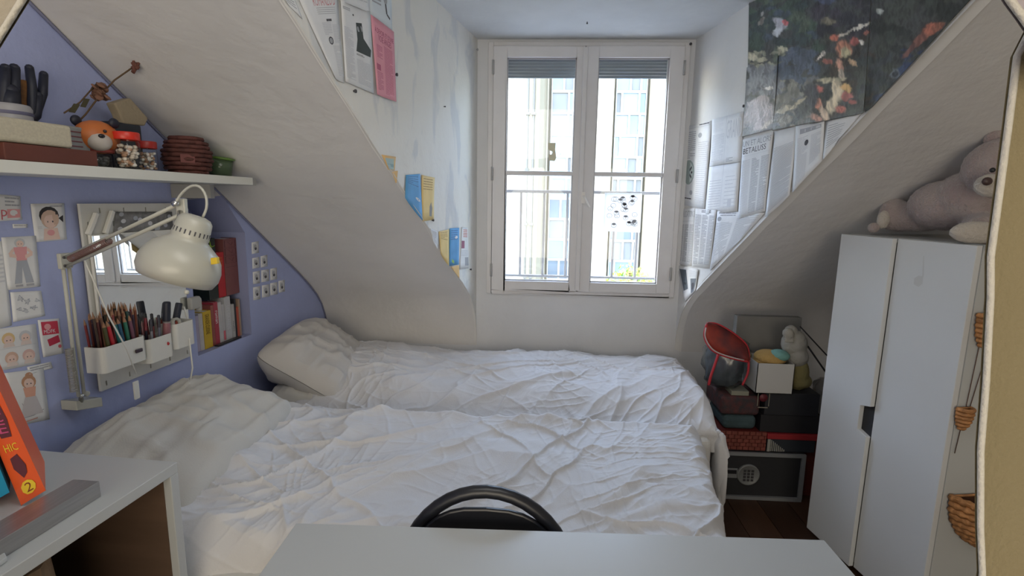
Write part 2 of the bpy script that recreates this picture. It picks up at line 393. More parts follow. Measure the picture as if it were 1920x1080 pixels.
# ---------------------------------------------------------------- outside
FY = 30
GROUND = -13
m = MB(); m.bx(-60, 60, D+.5, 90, GROUND-.2, GROUND); struct('ground', m, mat('asphalt', (.25, .25, .25), .8, var=.1))
bd = thing('apartment_building', 'sunlit cream building opposite with two columns of bluish glazing', 'building', (0, FY, GROUND))
STONE = mat('cream_stone', (.36, .31, .23), .8, var=.06, vscale=.6, bump=.1, bscale=2)
FWH = mat('facade_white', (.34, .34, .33), .6)
xl0, xl1 = yat(1026, 300, FY).x, yat(1078, 300, FY).x
xr0, xr1 = yat(1146, 300, FY).x, yat(1214, 300, FY).x
m = MB()
zt, zbm = 10.5, GROUND
for a, b in ((-40, xl0), (xl1, xr0), (xr1, 40)): m.bx(a, b, FY, FY+3, zbm, zt)
for a, b in ((xl0, xl1), (xr0, xr1)): m.bx(a, b, FY+.8, FY+3, zbm, zt)
m.build('wall', STONE, bd)
PANE = mat('facade_pane', (.06, .10, .15), .12, spec=.9, var=.25, vscale=.5)
PANE2 = mat('facade_pane_blind', (.15, .15, .15), .5, var=.1, vscale=1)
PANE3 = mat('facade_pane_sky', (.10, .16, .24), .15, spec=.9, var=.2, vscale=.6)
rows = []
zrow = yat(1180, 530, FY).z; dz = abs(yat(1180, 249, FY).z-yat(1180, 290, FY).z)
k = 0
while zrow < yat(1180, 110, FY).z:
    rows.append((zrow, zrow+dz, k)); zrow += dz; k += 1
for bi, (xa, xb) in enumerate(((xl0, xl1), (xr0, xr1))):
    for (za, zb_, k) in rows:
        cuts = ([0, .46, .8, 1] if k % 2 else [0, .2, .76, 1]) if bi else ([0, .78, 1] if k % 3 else [0, .55, 1])
        for ci in range(len(cuts)-1):
            a = xa+.15+(xb-xa-.3)*cuts[ci]; b = xa+.15+(xb-xa-.3)*cuts[ci+1]
            f = MB(); tt = .055
            for q in ((a, a+tt, za, zb_), (b-tt, b, za, zb_), (a+tt, b-tt, za, za+.1), (a+tt, b-tt, zb_-.03, zb_)): f.bx(q[0], q[1], FY+.35, FY+.5, q[2], q[3])
            f = f.build('window', FWH, bd)
            g = MB(); g.bx(a+tt, b-tt, FY+.44, FY+.46, za+.1, zb_-.03)
            g.build('pane', [PANE, PANE3, PANE2][(k*7+ci*3+bi) % 3 if k < 5 else (k+ci) % 2 if (k*3+ci) % 4 else 2], f)
m = MB()
for px, r in ((988, .06), (999, .06)):
    x = yat(px, 300, FY).x; m.tube([(x, FY-.1, zbm), (x, FY-.1, zt)], r, 8)
    for z in range(-12, 22, 3): m.bx(x-.1, x+.1, FY-.2, FY, z, z+.15)
m.build('drainpipe', mat('pipe_grey', (.13, .12, .10), .6), bd)
x = yat(1014, 300, FY).x; m = MB(); m.bx(x-.12, x+.12, FY-.25, FY, zbm, zt); m.bx(x+.25, x+.3, FY-.1, FY, zbm, zt); m.build('pilaster', mat('pilaster_stone', (.14, .125, .09), .8), bd)
# tree
tp = yat(1182, 512, 14)
tr = thing('street_tree', 'yellow-green tree top showing low in the right window pane', 'tree', (tp.x, 14, GROUND))
m = MB(); m.tube([(tp.x, 14, GROUND), (tp.x+.1, 14, tp.z-2), (tp.x, 14, tp.z)], [.22, .15, .05], 8); m.build('trunk', mat('bark', '4a3a2a', .9), tr)
m = MB(); rn = random.Random(3)
for i in range(2600):
    d = V(rn.gauss(0, 1), rn.gauss(0, 1), rn.gauss(0, 1)).normalized(); r = rn.random()**.4
    c = V(tp.x, 14, tp.z-.95)+V(d.x*.85, d.y*.9, d.z*1.2)*r; a = V(rn.gauss(0, 1), rn.gauss(0, 1), rn.gauss(0, 1)).normalized(); b = a.orthogonal().normalized(); s_ = .04+.04*rn.random()
    m.add([c-a*s_, c-b*s_*.5, c+a*s_, c+b*s_*.5], [(0, 1, 2, 3)], i % 2)
o = m.build('foliage', [mat('leaf_yellow', (.50, .52, .06), .6), mat('leaf_green', (.16, .28, .04), .6)], tr); o['kind'] = 'stuff'

# ---------------------------------------------------------------- papers
class Sheet:
    """a sheet of paper on a plane; corners TL TR BR BL in world; curl lifts it a little"""
    def __init__(s, c, n, off=.0008, curl=.003, seed=0):
        s.c = [Vector(p) for p in c]; s.n = n; s.off = off; s.curl = curl; s.seed = seed
    def at(s, u, v, d=0):      # u right, v down
        a = s.c[0].lerp(s.c[1], u); b = s.c[3].lerp(s.c[2], u); p = a.lerp(b, v)
        w_ = s.curl*(.5*(1+math.sin(6.1*u+3.3*v+s.seed))*(abs(2*u-1)**2+abs(2*v-1)**2*.6)*.6)
        return p+s.n*(s.off+w_+d)
def paper(name, label, cat, c, n, m=None, off=.0006, curl=.0014, group=None, res=7, thick=.0004, seed=None, vcolf=None):
    s = Sheet(c, n, off, curl, seed if seed is not None else random.random()*9)
    mb = MB(); k = res
    vs = [s.at(i/k, j/k, thick) for j in range(k+1) for i in range(k+1)]; mb.add(vs, [(j*(k+1)+i, j*(k+1)+i+1, (j+1)*(k+1)+i+1, (j+1)*(k+1)+i) for j in range(k) for i in range(k)], 0, True)
    rim = [(i, 0) for i in range(k)]+[(k, i) for i in range(k)]+[(k-i, k) for i in range(k)]+[(0, k-i) for i in range(k)]
    b = len(mb.v); mb.v += [s.at(i/k, j/k, thick) for i, j in rim]+[s.at(i/k, j/k, 0) for i, j in rim]; q = len(rim)
    for i in range(q): mb.f.append([b+i, b+(i+1) % q, b+q+(i+1) % q, b+q+i]); mb.m.append(0); mb.sm.append(False)
    o = mb.build(name, m or PAPER); s.thick = thick
    meta(o, label, cat, group); s.o = o; s.k = 0
    return s
class Print:
    def __init__(p, s, lift=.0004): p.s = s; p.mb = MB(); p.mats = []; p.l = s.thick+lift
    def mi(p, m):
        if m not in p.mats: p.mats.append(m)
        return p.mats.index(m)
    def P(p, u, v): return p.s.at(u, v, p.l)
    def rect(p, u0, v0, u1, v1, m):
        k = max(1, int((abs(u1-u0)+.01)*6)); kk = max(1, int((abs(v1-v0)+.01)*6)); mi = p.mi(m); p.l += .0000008
        for i in range(k):
            for j in range(kk):
                a = u0+(u1-u0)*i/k; b = u0+(u1-u0)*(i+1)/k; c = v0+(v1-v0)*j/kk; d = v0+(v1-v0)*(j+1)/kk
                p.mb.add([p.P(a, c), p.P(b, c), p.P(b, d), p.P(a, d)], [(0, 1, 2, 3)], mi)
    def ell(p, u, v, ru, rv, m, n=14, a0=0):
        p.l += .00003; p.poly([(u+ru*math.cos(2*math.pi*i/n+a0), v+rv*math.sin(2*math.pi*i/n+a0)) for i in range(n)], m)
    def poly(p, pts, m): p.l += .00001; p.mb.add([p.P(*q) for q in pts], [tuple(range(len(pts)))], p.mi(m))
    def line(p, pts, w_, m, asp=1.0):
        mi = p.mi(m); p.l += .00001
        for i in range(len(pts)-1):
            (a, b), (c, d) = pts[i], pts[i+1]; dx, dy = c-a, (d-b); L_ = math.hypot(dx, dy) or 1; nx, ny = -dy/L_*w_, dx/L_*w_*asp
            p.mb.add([p.P(a+nx, b+ny), p.P(a-nx, b-ny), p.P(c-nx, d-ny), p.P(c+nx, d+ny)], [(0, 1, 2, 3)], mi)
    def text(p, u0, u1, v0, v1, n, m, fill=.45, words=True, rnd=random):
        h = (v1-v0)/n
        for i in range(n):
            va = v0+h*i; vb = va+h*fill; end = u1 if rnd.random() > .15 else u0+(u1-u0)*rnd.uniform(.4, .9)
            u = u0
            while u < end-1e-4:
                L_ = min((u1-u0)*rnd.uniform(.12, .5), end-u) if words else end-u
                p.mb.add([p.P(u, va), p.P(u+L_*.94, va), p.P(u+L_*.94, vb), p.P(u, vb)], [(0, 1, 2, 3)], p.mi(m)); u += L_
    def word(p, txt, u0, v0, u1, v1, m):
        vs, fs = text_curve(txt, 1); p.l += .00002; p.mb.add([p.P(u0+(u1-u0)*x, v1+(v0-v1)*y) for x, y in vs], fs, p.mi(m))
    def done(p, name='printing'):
        if p.mb.v:
            o = p.mb.build(name, p.mats, p.s.o); o['kind'] = 'stuff'; return o
def scribble(p, cx, cy, r, m, n=12, w_=.006, rnd=None):
    rnd = rnd or random
    pts = []
    for i in range(n):
        a = i*2.4+rnd.random(); q = r*rnd.uniform(.3, 1); pts.append((cx+q*math.cos(a), cy+q*math.sin(a)))
    p.line(pts, w_, m)
def head(p, u, v, r, hair, skin, asp=.75):
    p.ell(u, v, r*1.15, r*1.15*asp, hair); p.ell(u, v+r*.25*asp, r*.8, r*.85*asp, skin)
    p.ell(u-r*.3, v+r*.3*asp, r*.1, r*.12*asp, INKD); p.ell(u+r*.3, v+r*.3*asp, r*.1, r*.12*asp, INKD)
SKIN = cm('e0c4b8'); HAIRD = cm('2f2c2e'); HAIRO = cm('b98c6e'); HAIRL = cm('cdb09c'); REDP = cm('c8606a'); PINKP = cm('db9c9e'); GREYP = cm('a4a9b2'); LGREY = cm('c0c2c6')
def lq(*q, off=0): return [LW(x, y) for x, y in q]
nLw = nL
s = paper('drawing', 'small red and white lettered note at top left of the lilac wall', 'drawing', lq((-24, 362), (37, 368), (41, 412), (-22, 416)), nL)
p = Print(s); p.word('Up', .05, .45, .55, .95, REDP); p.text(.5, .95, .08, .5, 3, INK); p.rect(.55, .55, .95, .9, PINKP); p.ell(.75, .7, .12, .12, PAPER); p.done()
s = paper('drawing', 'drawing of a black-haired child pinned left of the pegboard', 'drawing', lq((56, 382), (119, 381), (125, 449), (66, 454)), nL)
p = Print(s); p.ell(.5, .32, .3, .24, HAIRD); head(p, .52, .42, .24, HAIRL, SKIN, .9); p.poly([(.78, .4), (.93, .32), (.92, .52)], HAIRD); p.poly([(.3, .66), (.72, .66), (.78, .97), (.25, .97)], SKIN); p.ell(.5, .78, .12, .08, PINKP); p.text(.55, .92, .06, .13, 1, INK); p.text(.12, .25, .6, .68, 2, INKL); p.done()
s = paper('drawing', 'drawing of a standing girl in a pink top and grey trousers', 'drawing', lq((1, 445), (66, 442), (75, 537), (14, 544)), nL)
p = Print(s); head(p, .5, .12, .14, LGREY, SKIN, .55); p.poly([(.3, .2), (.7, .2), (.66, .46), (.36, .46)], PINKP); p.line([(.3, .24), (.16, .34), (.4, .38)], .035, SKIN); p.line([(.7, .24), (.84, .34), (.6, .4)], .035, SKIN); p.poly([(.36, .46), (.66, .46), (.8, .9), (.56, .9), (.5, .58), (.44, .9), (.22, .9)], GREYP); p.line([(.24, .94), (.46, .94)], .02, INK); p.line([(.56, .94), (.8, .94)], .02, INK); p.done()
s = paper('drawing', 'sheet of small grey pencil sketches left of the lamp arm', 'drawing', lq((18, 548), (76, 545), (84, 592), (24, 604)), nL)
p = Print(s)
for cx, cy in ((.3, .25), (.5, .35), (.25, .62), (.42, .7), (.68, .6), (.8, .35)): scribble(p, cx, cy, .14, GREYP, 9, .01); p.ell(cx, cy, .05, .05, INKL)
p.done()
s = paper('drawing', 'sheet with four faint cartoon portraits below the sketches', 'drawing', lq((-42, 622), (66, 607), (76, 681), (-36, 702)), nL)
p = Print(s)
for cx, cy, hc in ((.48, .27, cm('d9bc8a')), (.78, .27, LGREY), (.5, .74, cm('cfae9b')), (.8, .74, cm('d3b0a8'))): head(p, cx, cy, .1, hc, SKIN, 1.3); p.poly([(cx-.1, cy+.2), (cx+.1, cy+.2), (cx+.08, cy+.1), (cx-.08, cy+.1)], cm('d8c9c2'))
p.line([(.3, .5), (.95, .48)], .004, INKL); p.done()
s = paper('drawing', 'white sheet with two crimson stamp-like pictures near lamp base', 'drawing', lq((70, 600), (110, 597), (119, 662), (80, 670)), nL)
p = Print(s); p.rect(.12, .06, .9, .42, cm('c23a50')); p.ell(.4, .2, .16, .08, PINKP); p.word('MDFK', .2, .28, .75, .38, PAPER); p.poly([(.3, .55), (.85, .46), (.9, .66), (.36, .74)], cm('b8344e')); p.ell(.55, .6, .1, .05, PAPER); p.ell(.85, .78, .08, .05, REDP); p.done()
s = paper('drawing', 'drawing of a seated orange-haired girl in a white dress, lowest on wall', 'drawing', lq((5, 700), (81, 690), (92, 786), (18, 802)), nL)
p = Print(s); head(p, .58, .22, .16, HAIRO, SKIN, .7); p.ell(.6, .1, .1, .06, HAIRO); p.poly([(.42, .32), (.74, .32), (.7, .52), (.46, .52)], cm('d9a48e')); p.poly([(.44, .5), (.72, .5), (.86, .84), (.28, .86)], cm('c3bec0')); p.line([(.25, .88), (.6, .86), (.88, .78)], .008, INK); p.line([(.35, .6), (.5, .8)], .006, INK); p.line([(.4, .95), (.7, .92)], .01, cm('b98a80')); p.done()
s = paper('drawing', 'tall pale sheet at far left edge of the lilac wall', 'drawing', lq((-40, 455), (6, 452), (22, 610), (-26, 622)), nL, off=.0002)
p = Print(s); p.text(.6, .9, .1, .5, 8, INKL); p.done()
s = paper('paper_strip', 'narrow strip of handwriting above the seated girl drawing', 'paper', lq((50, 688), (95, 678), (98, 690), (54, 702)), nL)
p = Print(s); p.text(.08, .9, .2, .8, 2, INK); p.done()
s = paper('paper_strip', 'tiny scrap of paper below the lettered note', 'paper', lq((22, 420), (50, 420), (51, 427), (24, 428)), nL)
p = Print(s); p.text(.08, .9, .3, .7, 1, INK); p.done()
# ten little photos right of the niche
g = [[(545, 140, 600, 230)], [(550, 262, 606, 345), (615, 247, 668, 335)], [(555, 370, 610, 465), (620, 357, 680, 450), (690, 345, 742, 435)], [(557, 490, 613, 590), (625, 475, 685, 570), (690, 458, 747, 552), (755, 440, 803, 532)]]
nm = ['top', 'second', 'third', 'bottom']; cn = ['leftmost', 'second', 'third', 'rightmost']
for ri, row in enumerate(g):
    for ci, (a, b, c, d) in enumerate(row):
        q = [(340+a*.2407, 420+b*.2407+1), (340+c*.2407, 420+b*.2407-1.5), (340+c*.2407+.6, 420+d*.2407-1.5), (340+a*.2407+.6, 420+d*.2407+1)]
        where = 'only one in the top row' if ri == 0 else '%s one in the %s row' % (('right-hand' if ri == 1 and ci else 'left-hand' if ri == 1 else 'rightmost' if ci == len(row)-1 else ['leftmost', 'second', 'third'][ci]), nm[ri])
        s = paper('mini_photo', 'tiny square photo print right of the book niche, '+where, 'photo', lq(*q), nL, PAPER, curl=.0005, res=2, group='ten tiny photos beside the niche')
        p = Print(s); p.rect(.18, .15, .82, .78, INKL); p.ell(.5, .45, .2+.05*((ri+ci) % 2), .22, INK); p.ell(.55, .6, .16, .12, INKD); p.done()

# left cheek papers
cq = lambda *q: [CL(x, y) for x, y in q]
def clampz(l): return [V(v.x, v.y, min(v.z, CZ-.004)) for v in l]
rn = random.Random(5)
s = paper('newspaper_page', 'news page with pink headline and round seal on left dormer wall', 'poster', clampz(cq((528, -70), (628, -70), (643, 156), (627, 148))), nCL, curl=.004, off=.002)
p = Print(s); p.word('ROMANZO D', .3, .26, .9, .34, cm('c98a90')); p.text(.34, .92, .355, .42, 4, INK, .25, False, rn); p.text(.55, .72, .45, .475, 1, INKD, .8)
p.ell(.56, .635, .1, .035, INKD); p.ell(.56, .635, .07, .024, INK); p.text(.6, .95, .68, .95, 22, INKL, .5, True, rn); p.text(.72, .95, .5, .66, 14, INKL, .5, True, rn); p.text(.38, .68, .48, .59, 8, INKL, .5, True, rn); p.done()
s = paper('newspaper_page', 'news page with a black portrait beside the pink sheet', 'poster', cq((635, 0), (691, 22), (699, 176), (646, 153)), nCL, curl=.004, off=.003)
p = Print(s); p.poly([(.48, .2), (.68, .18), (.72, .36), (.96, .47), (.93, .56), (.44, .55), (.5, .4)], cm('3c4444')); p.ell(.6, .26, .09, .05, INK); p.ell(.6, .45, .05, .03, PAPER); p.text(.44, .72, .575, .6, 2, INKD); p.text(.06, .36, .3, .94, 40, INKL, .5, True, rn); p.text(.44, .92, .64, .95, 22, INKL, .5, True, rn); p.text(.05, .3, .06, .1, 2, INK); p.ell(.4, .12, .025, .012, INKD); p.done()
s = paper('newspaper_page', 'upper news page whose foot ends above the portrait page', 'poster', clampz(cq((633, -70), (688, -70), (691, 24), (634, 1))), nCL, curl=.003, off=.0045)
p = Print(s); p.text(.06, .92, .2, .85, 12, INKL, .5, True, rn); p.done()
PINK = mat('pink_paper', (.74, .33, .40), .8, var=.04, vscale=15, bump=.05)
s = paper('pink_poster', 'bright pink printed sheet on the left dormer wall', 'poster', cq((692, 27), (736, 60), (739, 191), (703, 177)), nCL, PINK, curl=.004, off=.005)
PI = cm('9a3a5c'); p = Print(s); p.word("À DEVOIR ET D'UNE", .12, .1, .95, .18, PI); p.word('VOIE ANGES', .25, .19, .85, .27, PI); p.text(.15, .42, .33, .5, 9, cm('bc6680'), .5, True, rn); p.text(.5, .9, .3, .95, 34, cm('c06d85'), .5, True, rn); p.rect(.1, .58, .3, .66, cm('b55a78')); p.text(.1, .4, .68, .93, 12, cm('c06d85'), .5, True, rn); p.done()
s = paper('newspaper_page', 'page with a dark pen drawing of a hand above the pink sheet', 'poster', clampz(cq((690, -70), (731, -70), (734, 58), (692, 27))), nCL, mat('bluish_paper', (.62, .68, .72), .8), curl=.003, off=.0025)
p = Print(s); p.line([(.55, .5), (.7, .65), (.75, .8), (.9, .85)], .03, INKD, .5); p.ell(.7, .6, .08, .05, INK); p.text(.1, .5, .5, .75, 4, INK); p.done()
s = paper('newspaper_page', 'sliver of a printed page in the top corner of left dormer wall', 'poster', clampz(cq((490, -70), (526, -70), (566, 36), (540, 10))), nCL, curl=.002, off=.001)
p = Print(s); p.text(.1, .8, .4, .9, 8, INK, .4, True, rn); p.done()
BLU = mat('blue_flyer', (.10, .33, .62), .7, var=.08, vscale=20); YEL = mat('yellow_flyer', (.74, .56, .24), .7, var=.05, vscale=20); ORA = mat('orange_flyer', (.74, .48, .20), .7, var=.05)
def flyer(lbl, q, m, deco=0, off=.002, name='flyer'):
    s = paper(name, lbl, 'flyer', cq(*q), nCL, m, curl=.004, off=off, res=5); p = Print(s); im = cm('2f5d94') if m is BLU else cm('a08048')
    if m is not ORA: p.text(.12, .85, .06, .34, 5, im, .3, True, rn)
    if deco == 1: p.ell(.78, .6, .14, .035, PAPER); p.ell(.78, .6, .07, .02, BLU)
    if deco == 2: p.poly([(.62, .68), (.75, .58), (.86, .72), (.8, .92), (.6, .9)], cm('7d7a78'))
    if deco == 3: p.ell(.7, .25, .16, .04, PAPER); p.line([(.3, .86), (.55, .92)], .04, cm('7fae4a'))
    p.done(); return s
flyer('blue flyer with a white oval, upper pair on left dormer wall', [(760, 328), (787, 326), (790, 414), (757, 371)], BLU, 1)
flyer('yellow flyer with grey figure, beside the upper blue flyer', [(789, 328), (813, 333), (812, 412), (790, 415)], YEL, 2, .0028)
flyer('yellow flyer of the lower pair near the window', [(822, 434), (841, 430), (840, 499), (824, 476)], YEL, 0)
flyer('blue flyer of the lower pair near the window', [(842, 428), (860, 427), (858, 496), (840, 499)], BLU, 3, .0028)
flyer('orange paper corner under the lower blue flyer', [(844, 501), (859, 497), (861, 523), (857, 517)], ORA, 0, .001, 'paper_scrap')
flyer('orange paper scrap at the dormer edge above the blue flyer', [(733, 322), (744, 320), (743, 343), (741, 343)], ORA, 0, .001, 'paper_scrap')
s = paper('framed_print', 'small orange-bordered picture at the left dormer edge', 'picture', cq((715, 290), (742, 294), (739, 320), (727, 318)), nCL, ORA, curl=.001, res=3)
p = Print(s); p.rect(.15, .18, .85, .95, cm('9fb4b0')); p.rect(.15, .55, .85, .8, cm('7c9a9c')); p.done()
s = paper('newspaper_clipping', 'narrow pink-lettered clipping right of the lower blue flyer', 'paper', cq((865, 426), (876, 427), (879, 503), (861, 505)), nCL, PAPER, off=.001)
p = Print(s); p.text(.3, .9, .05, .25, 5, cm('c46a5a')); p.rect(.1, .32, .5, .5, cm('8a4a66')); p.rect(.55, .72, .95, .92, INK); p.text(.1, .9, .55, .7, 4, INKL); p.done()
s = paper('newspaper_clipping', 'white printed scrap at the dormer edge below the yellow flyer', 'paper', cq((806, 428), (819, 433), (820, 468), (812, 454)), nCL, PAPER, off=.0008)
p = Print(s); p.text(.2, .9, .1, .9, 8, INKL); p.done()
def tack(pt, n, label, col=INKD, r=.006):
    m = MB(); m.lathe(pt, n, [(0, r*.6), (.004, r*.6), (.005, r), (.009, r), (.010, 0)], 10); o = m.build('tack', col); meta(o, label, 'tack')
tack(CL(741, 140), nCL, 'dark hook right of the pink sheet'); tack(CL(663, 171), nCL, 'dark square tack under the portrait news page'); tack(CL(810, 413), nCL, 'black tack at foot of the upper yellow flyer', r=.005)
tack(CL(881, 505), nCL, 'black tack below the pink-lettered clipping', r=.005); tack(CL(893, 93), nCL, 'grey screw high beside the window top left', INK, .006); tack(CL(896, 327), nCL, 'grey screw left of the window at mid height', INK, .005)
tack(CL(832, 200), nCL, 'tiny nail in the peeling left dormer plaster', INKD, .003)

# right cheek newspapers
rq = lambda *q: [CR(x, y) for x, y in q]
rn = random.Random(11)
def news(lbl, q, fn, off=.001, m=None, curl=.005):
    s = paper('newspaper_page', lbl, 'newspaper', rq(*q), nCR, m or PAPER, curl=curl, off=off); p = Print(s); fn(p); p.done(); return s
def f1(p):
    p.text(.05, .45, .08, .42, 14, INK, .35, True, rn); p.text(.55, .95, .22, .95, 30, INKL, .45, True, rn); p.line([(.05, .04), (.95, .04)], .004, INK, .3); p.text(.55, .9, .01, .035, 1, INKD)
    p.ell(.22, .58, .24, .155, cm('9aa8a4')); p.ell(.22, .58, .2, .13, cm('c8d2ce'))
    for i in range(9):
        a = i*.698; p.line([(.22+.05*math.cos(a), .58+.035*math.sin(a)), (.22+.16*math.cos(a), .58+.105*math.sin(a))], .022, INKD, .6)
    p.ell(.36, .83, .07, .03, INK); p.ell(.6, .14, .07, .03, INK); p.text(.08, .45, .9, .93, 1, INKD)
news('newspaper page with a round floral emblem beside the window frame', [(1285, 238), (1337, 226), (1322, 392), (1281, 384)], f1)
def f2(p):
    p.word('GRAND', .5, .1, .98, .48, INKL); p.text(.04, .44, .35, .92, 20, INKL, .4, True, rn); p.text(.05, .4, .05, .3, 10, INKL, .2, False, rn); p.text(.55, .75, .88, .97, 3, INK); p.line([(.48, 0), (.48, 1)], .004, INKL)
news('folded news page with tall outlined GRAND heading', [(1338, 224), (1397, 209), (1391, 303), (1332, 312)], f2, .003)
def f3(p):
    p.text(.06, .44, .3, .95, 12, INKL, .25, True, rn); p.text(.56, .94, .25, .95, 9, INKL, .2, True, rn); p.rect(.68, .72, .8, .9, INKL); p.line([(.48, 0), (.46, 1)], .004, INKL)
news('pale crumpled page with faint lines under the GRAND heading', [(1332, 313), (1391, 304), (1384, 396), (1324, 402)], f3, .002)
def f4(p):
    p.word('UN ET ALORS', .02, .03, .95, .1, INK); p.word('BETALUSS', .04, .12, .8, .19, INKD); p.line([(.02, .22), (.98, .22)], .004, INKL, .4)
    for a, b in ((.04, .3), (.36, .62), (.68, .95)): p.text(a, b, .27, .97, 40, INK if a > .3 else INKL, .45, True, rn)
news('news page with bold two-line headline and three text columns', [(1396, 262), (1453, 247), (1437, 396), (1386, 410)], f4, .0035)
def f5(p): p.text(.08, .95, .2, .97, 44, INK, .3, False, rn)
news('page of long text lines right of the bold headline page', [(1453, 247), (1496, 237), (1484, 366), (1438, 407)], f5, .002)
def f6(p):
    p.rect(.15, .06, .9, .14, INK); p.rect(.17, .075, .88, .125, LGREY); p.text(.08, .45, .2, .95, 30, INKL, .45, True, rn); p.text(.55, .92, .22, .8, 22, INKL, .45, True, rn); p.ell(.4, .32, .07, .05, INKD)
news('news page with a boxed title bar near the slope edge', [(1496, 237), (1550, 226), (1543, 302), (1487, 362)], f6, .003)
def f7(p): p.text(.1, .7, .15, .8, 10, INK, .25, False, rn)
news('triangular end page running into the slope edge', [(1550, 226), (1617, 212), (1575, 262), (1546, 300)], f7, .002)
def f8(p):
    p.word('EDUCATION 2', .04, .04, .98, .15, INK)
    for i, (a, b) in enumerate(((.04, .3), (.36, .62), (.68, .95))): p.text(a, b, .28, .95, 30, INK, .5, True, rn)
    p.line([(.05, .22), (.95, .22)], .004, INKL)
news('news page headed EDUCATION 2 beside the window', [(1278, 392), (1306, 390), (1298, 499), (1270, 494)], f8, .0025)
def f9(p):
    p.text(.3, .75, .02, .07, 2, INKD)
    for i, (a, b) in enumerate(((.04, .3), (.36, .62), (.68, .95))): p.text(a, b, .1, .95, 34, INK, .5, True, rn)
news('news page of three dense columns right of EDUCATION 2', [(1306, 391), (1346, 394), (1332, 503), (1298, 500)], f9, .002)
def f10(p): p.text(.05, .45, .02, .1, 2, INK); p.ell(.08, .13, .05, .04, INK); p.text(.02, .45, .2, .97, 30, INK, .3, False, rn); p.text(.5, .96, .05, .97, 34, INK, .3, False, rn)
news('wide page of slanted text lines along the slope edge', [(1346, 396), (1436, 399), (1388, 452), (1332, 508)], f10, .0015)
def f11(p): p.rect(.08, .1, .4, .72, cm('5c6670')); p.rect(.12, .4, .36, .7, cm('3a4248')); p.poly([(.6, .4), (.95, .42), (.85, .95), (.62, .95)], cm('6a7078')); p.ell(.75, .7, .1, .15, INKD); p.text(.55, .95, .1, .35, 5, INKL)
news('lowest news page with two dark pictures by the window corner', [(1272, 497), (1312, 505), (1305, 545), (1285, 566)], f11, .003)
tack(CR(1289, 231), nCR, 'dark tack above the emblem newspaper page', r=.006); tack(CR(1397, 199), nCR, 'dark clip at the left edge of the painted poster', r=.006); tack(CR(1409, 8), nCR, 'dark tack at top left of the painted poster', r=.006)
tack(B(1294, 85)+V(-.004, -.018, 0), V(0, -1, 0), 'dark screw at the top right window corner', INKD, .007)
tack(V(0.19, 2.63, CZ), V(0, 0, -1), 'small nail in the dormer ceiling', INKD, .004)

# painted collage sheets: colours given as brush dabs on the sheets
DABS = []
rn = random.Random(21)
def dab(x, y, r, c, e=1.0, a=0): DABS.append((x, y, r, r*e, a, [lin(int(c[i:i+2], 16)) for i in (0, 2, 4)]))
for (x0, y0, x1, y1, n, cols, r) in [
    (1400, -80, 1545, 100, 90, ['34483c', '3c5242', '2f3f40', '4a5a48', '2a3a3a', '3b4a58'], 18), (1400, 95, 1470, 128, 20, ['7d7f6a', '8a8870', '6a6f5c'], 9),
    (1400, 128, 1460, 180, 30, ['5f6670', '6c7078', '767a80'], 14), (1395, 180, 1460, 245, 30, ['8e8688', '9a9090', '857f84'], 14), (1395, 235, 1460, 256, 14, ['4c5058', '5c6066'], 9),
    (1460, 95, 1535, 160, 40, ['3c4a5c', '4a586a', '445064'], 13), (1460, 150, 1530, 200, 30, ['6a6a62', '5c6062', '77756a'], 12), (1450, 195, 1530, 245, 34, ['5a5a54', '484a48', '77705f'], 12),
    (1535, -80, 1640, 60, 50, ['2c2e38', '33343c', '3a3540', '26282e'], 18), (1530, 60, 1635, 215, 60, ['35342f', '2d2f2c', '40392f', '3c4038'], 14),
    (1640, -80, 1860, 120, 90, ['2c3230', '343c38', '252b28', '3c423c'], 20), (1615, 100, 1740, 215, 50, ['3a4038', '2f3838', '363c42'], 15), (1690, 90, 1760, 150, 16, ['26344e', '2a3c5c'], 13)]:
    for i in range(n): dab(rn.uniform(x0, x1), rn.uniform(y0, y1), r*rn.uniform(.5, 1.2), rn.choice(cols), rn.uniform(.3, .8), rn.uniform(-1.2, .3))
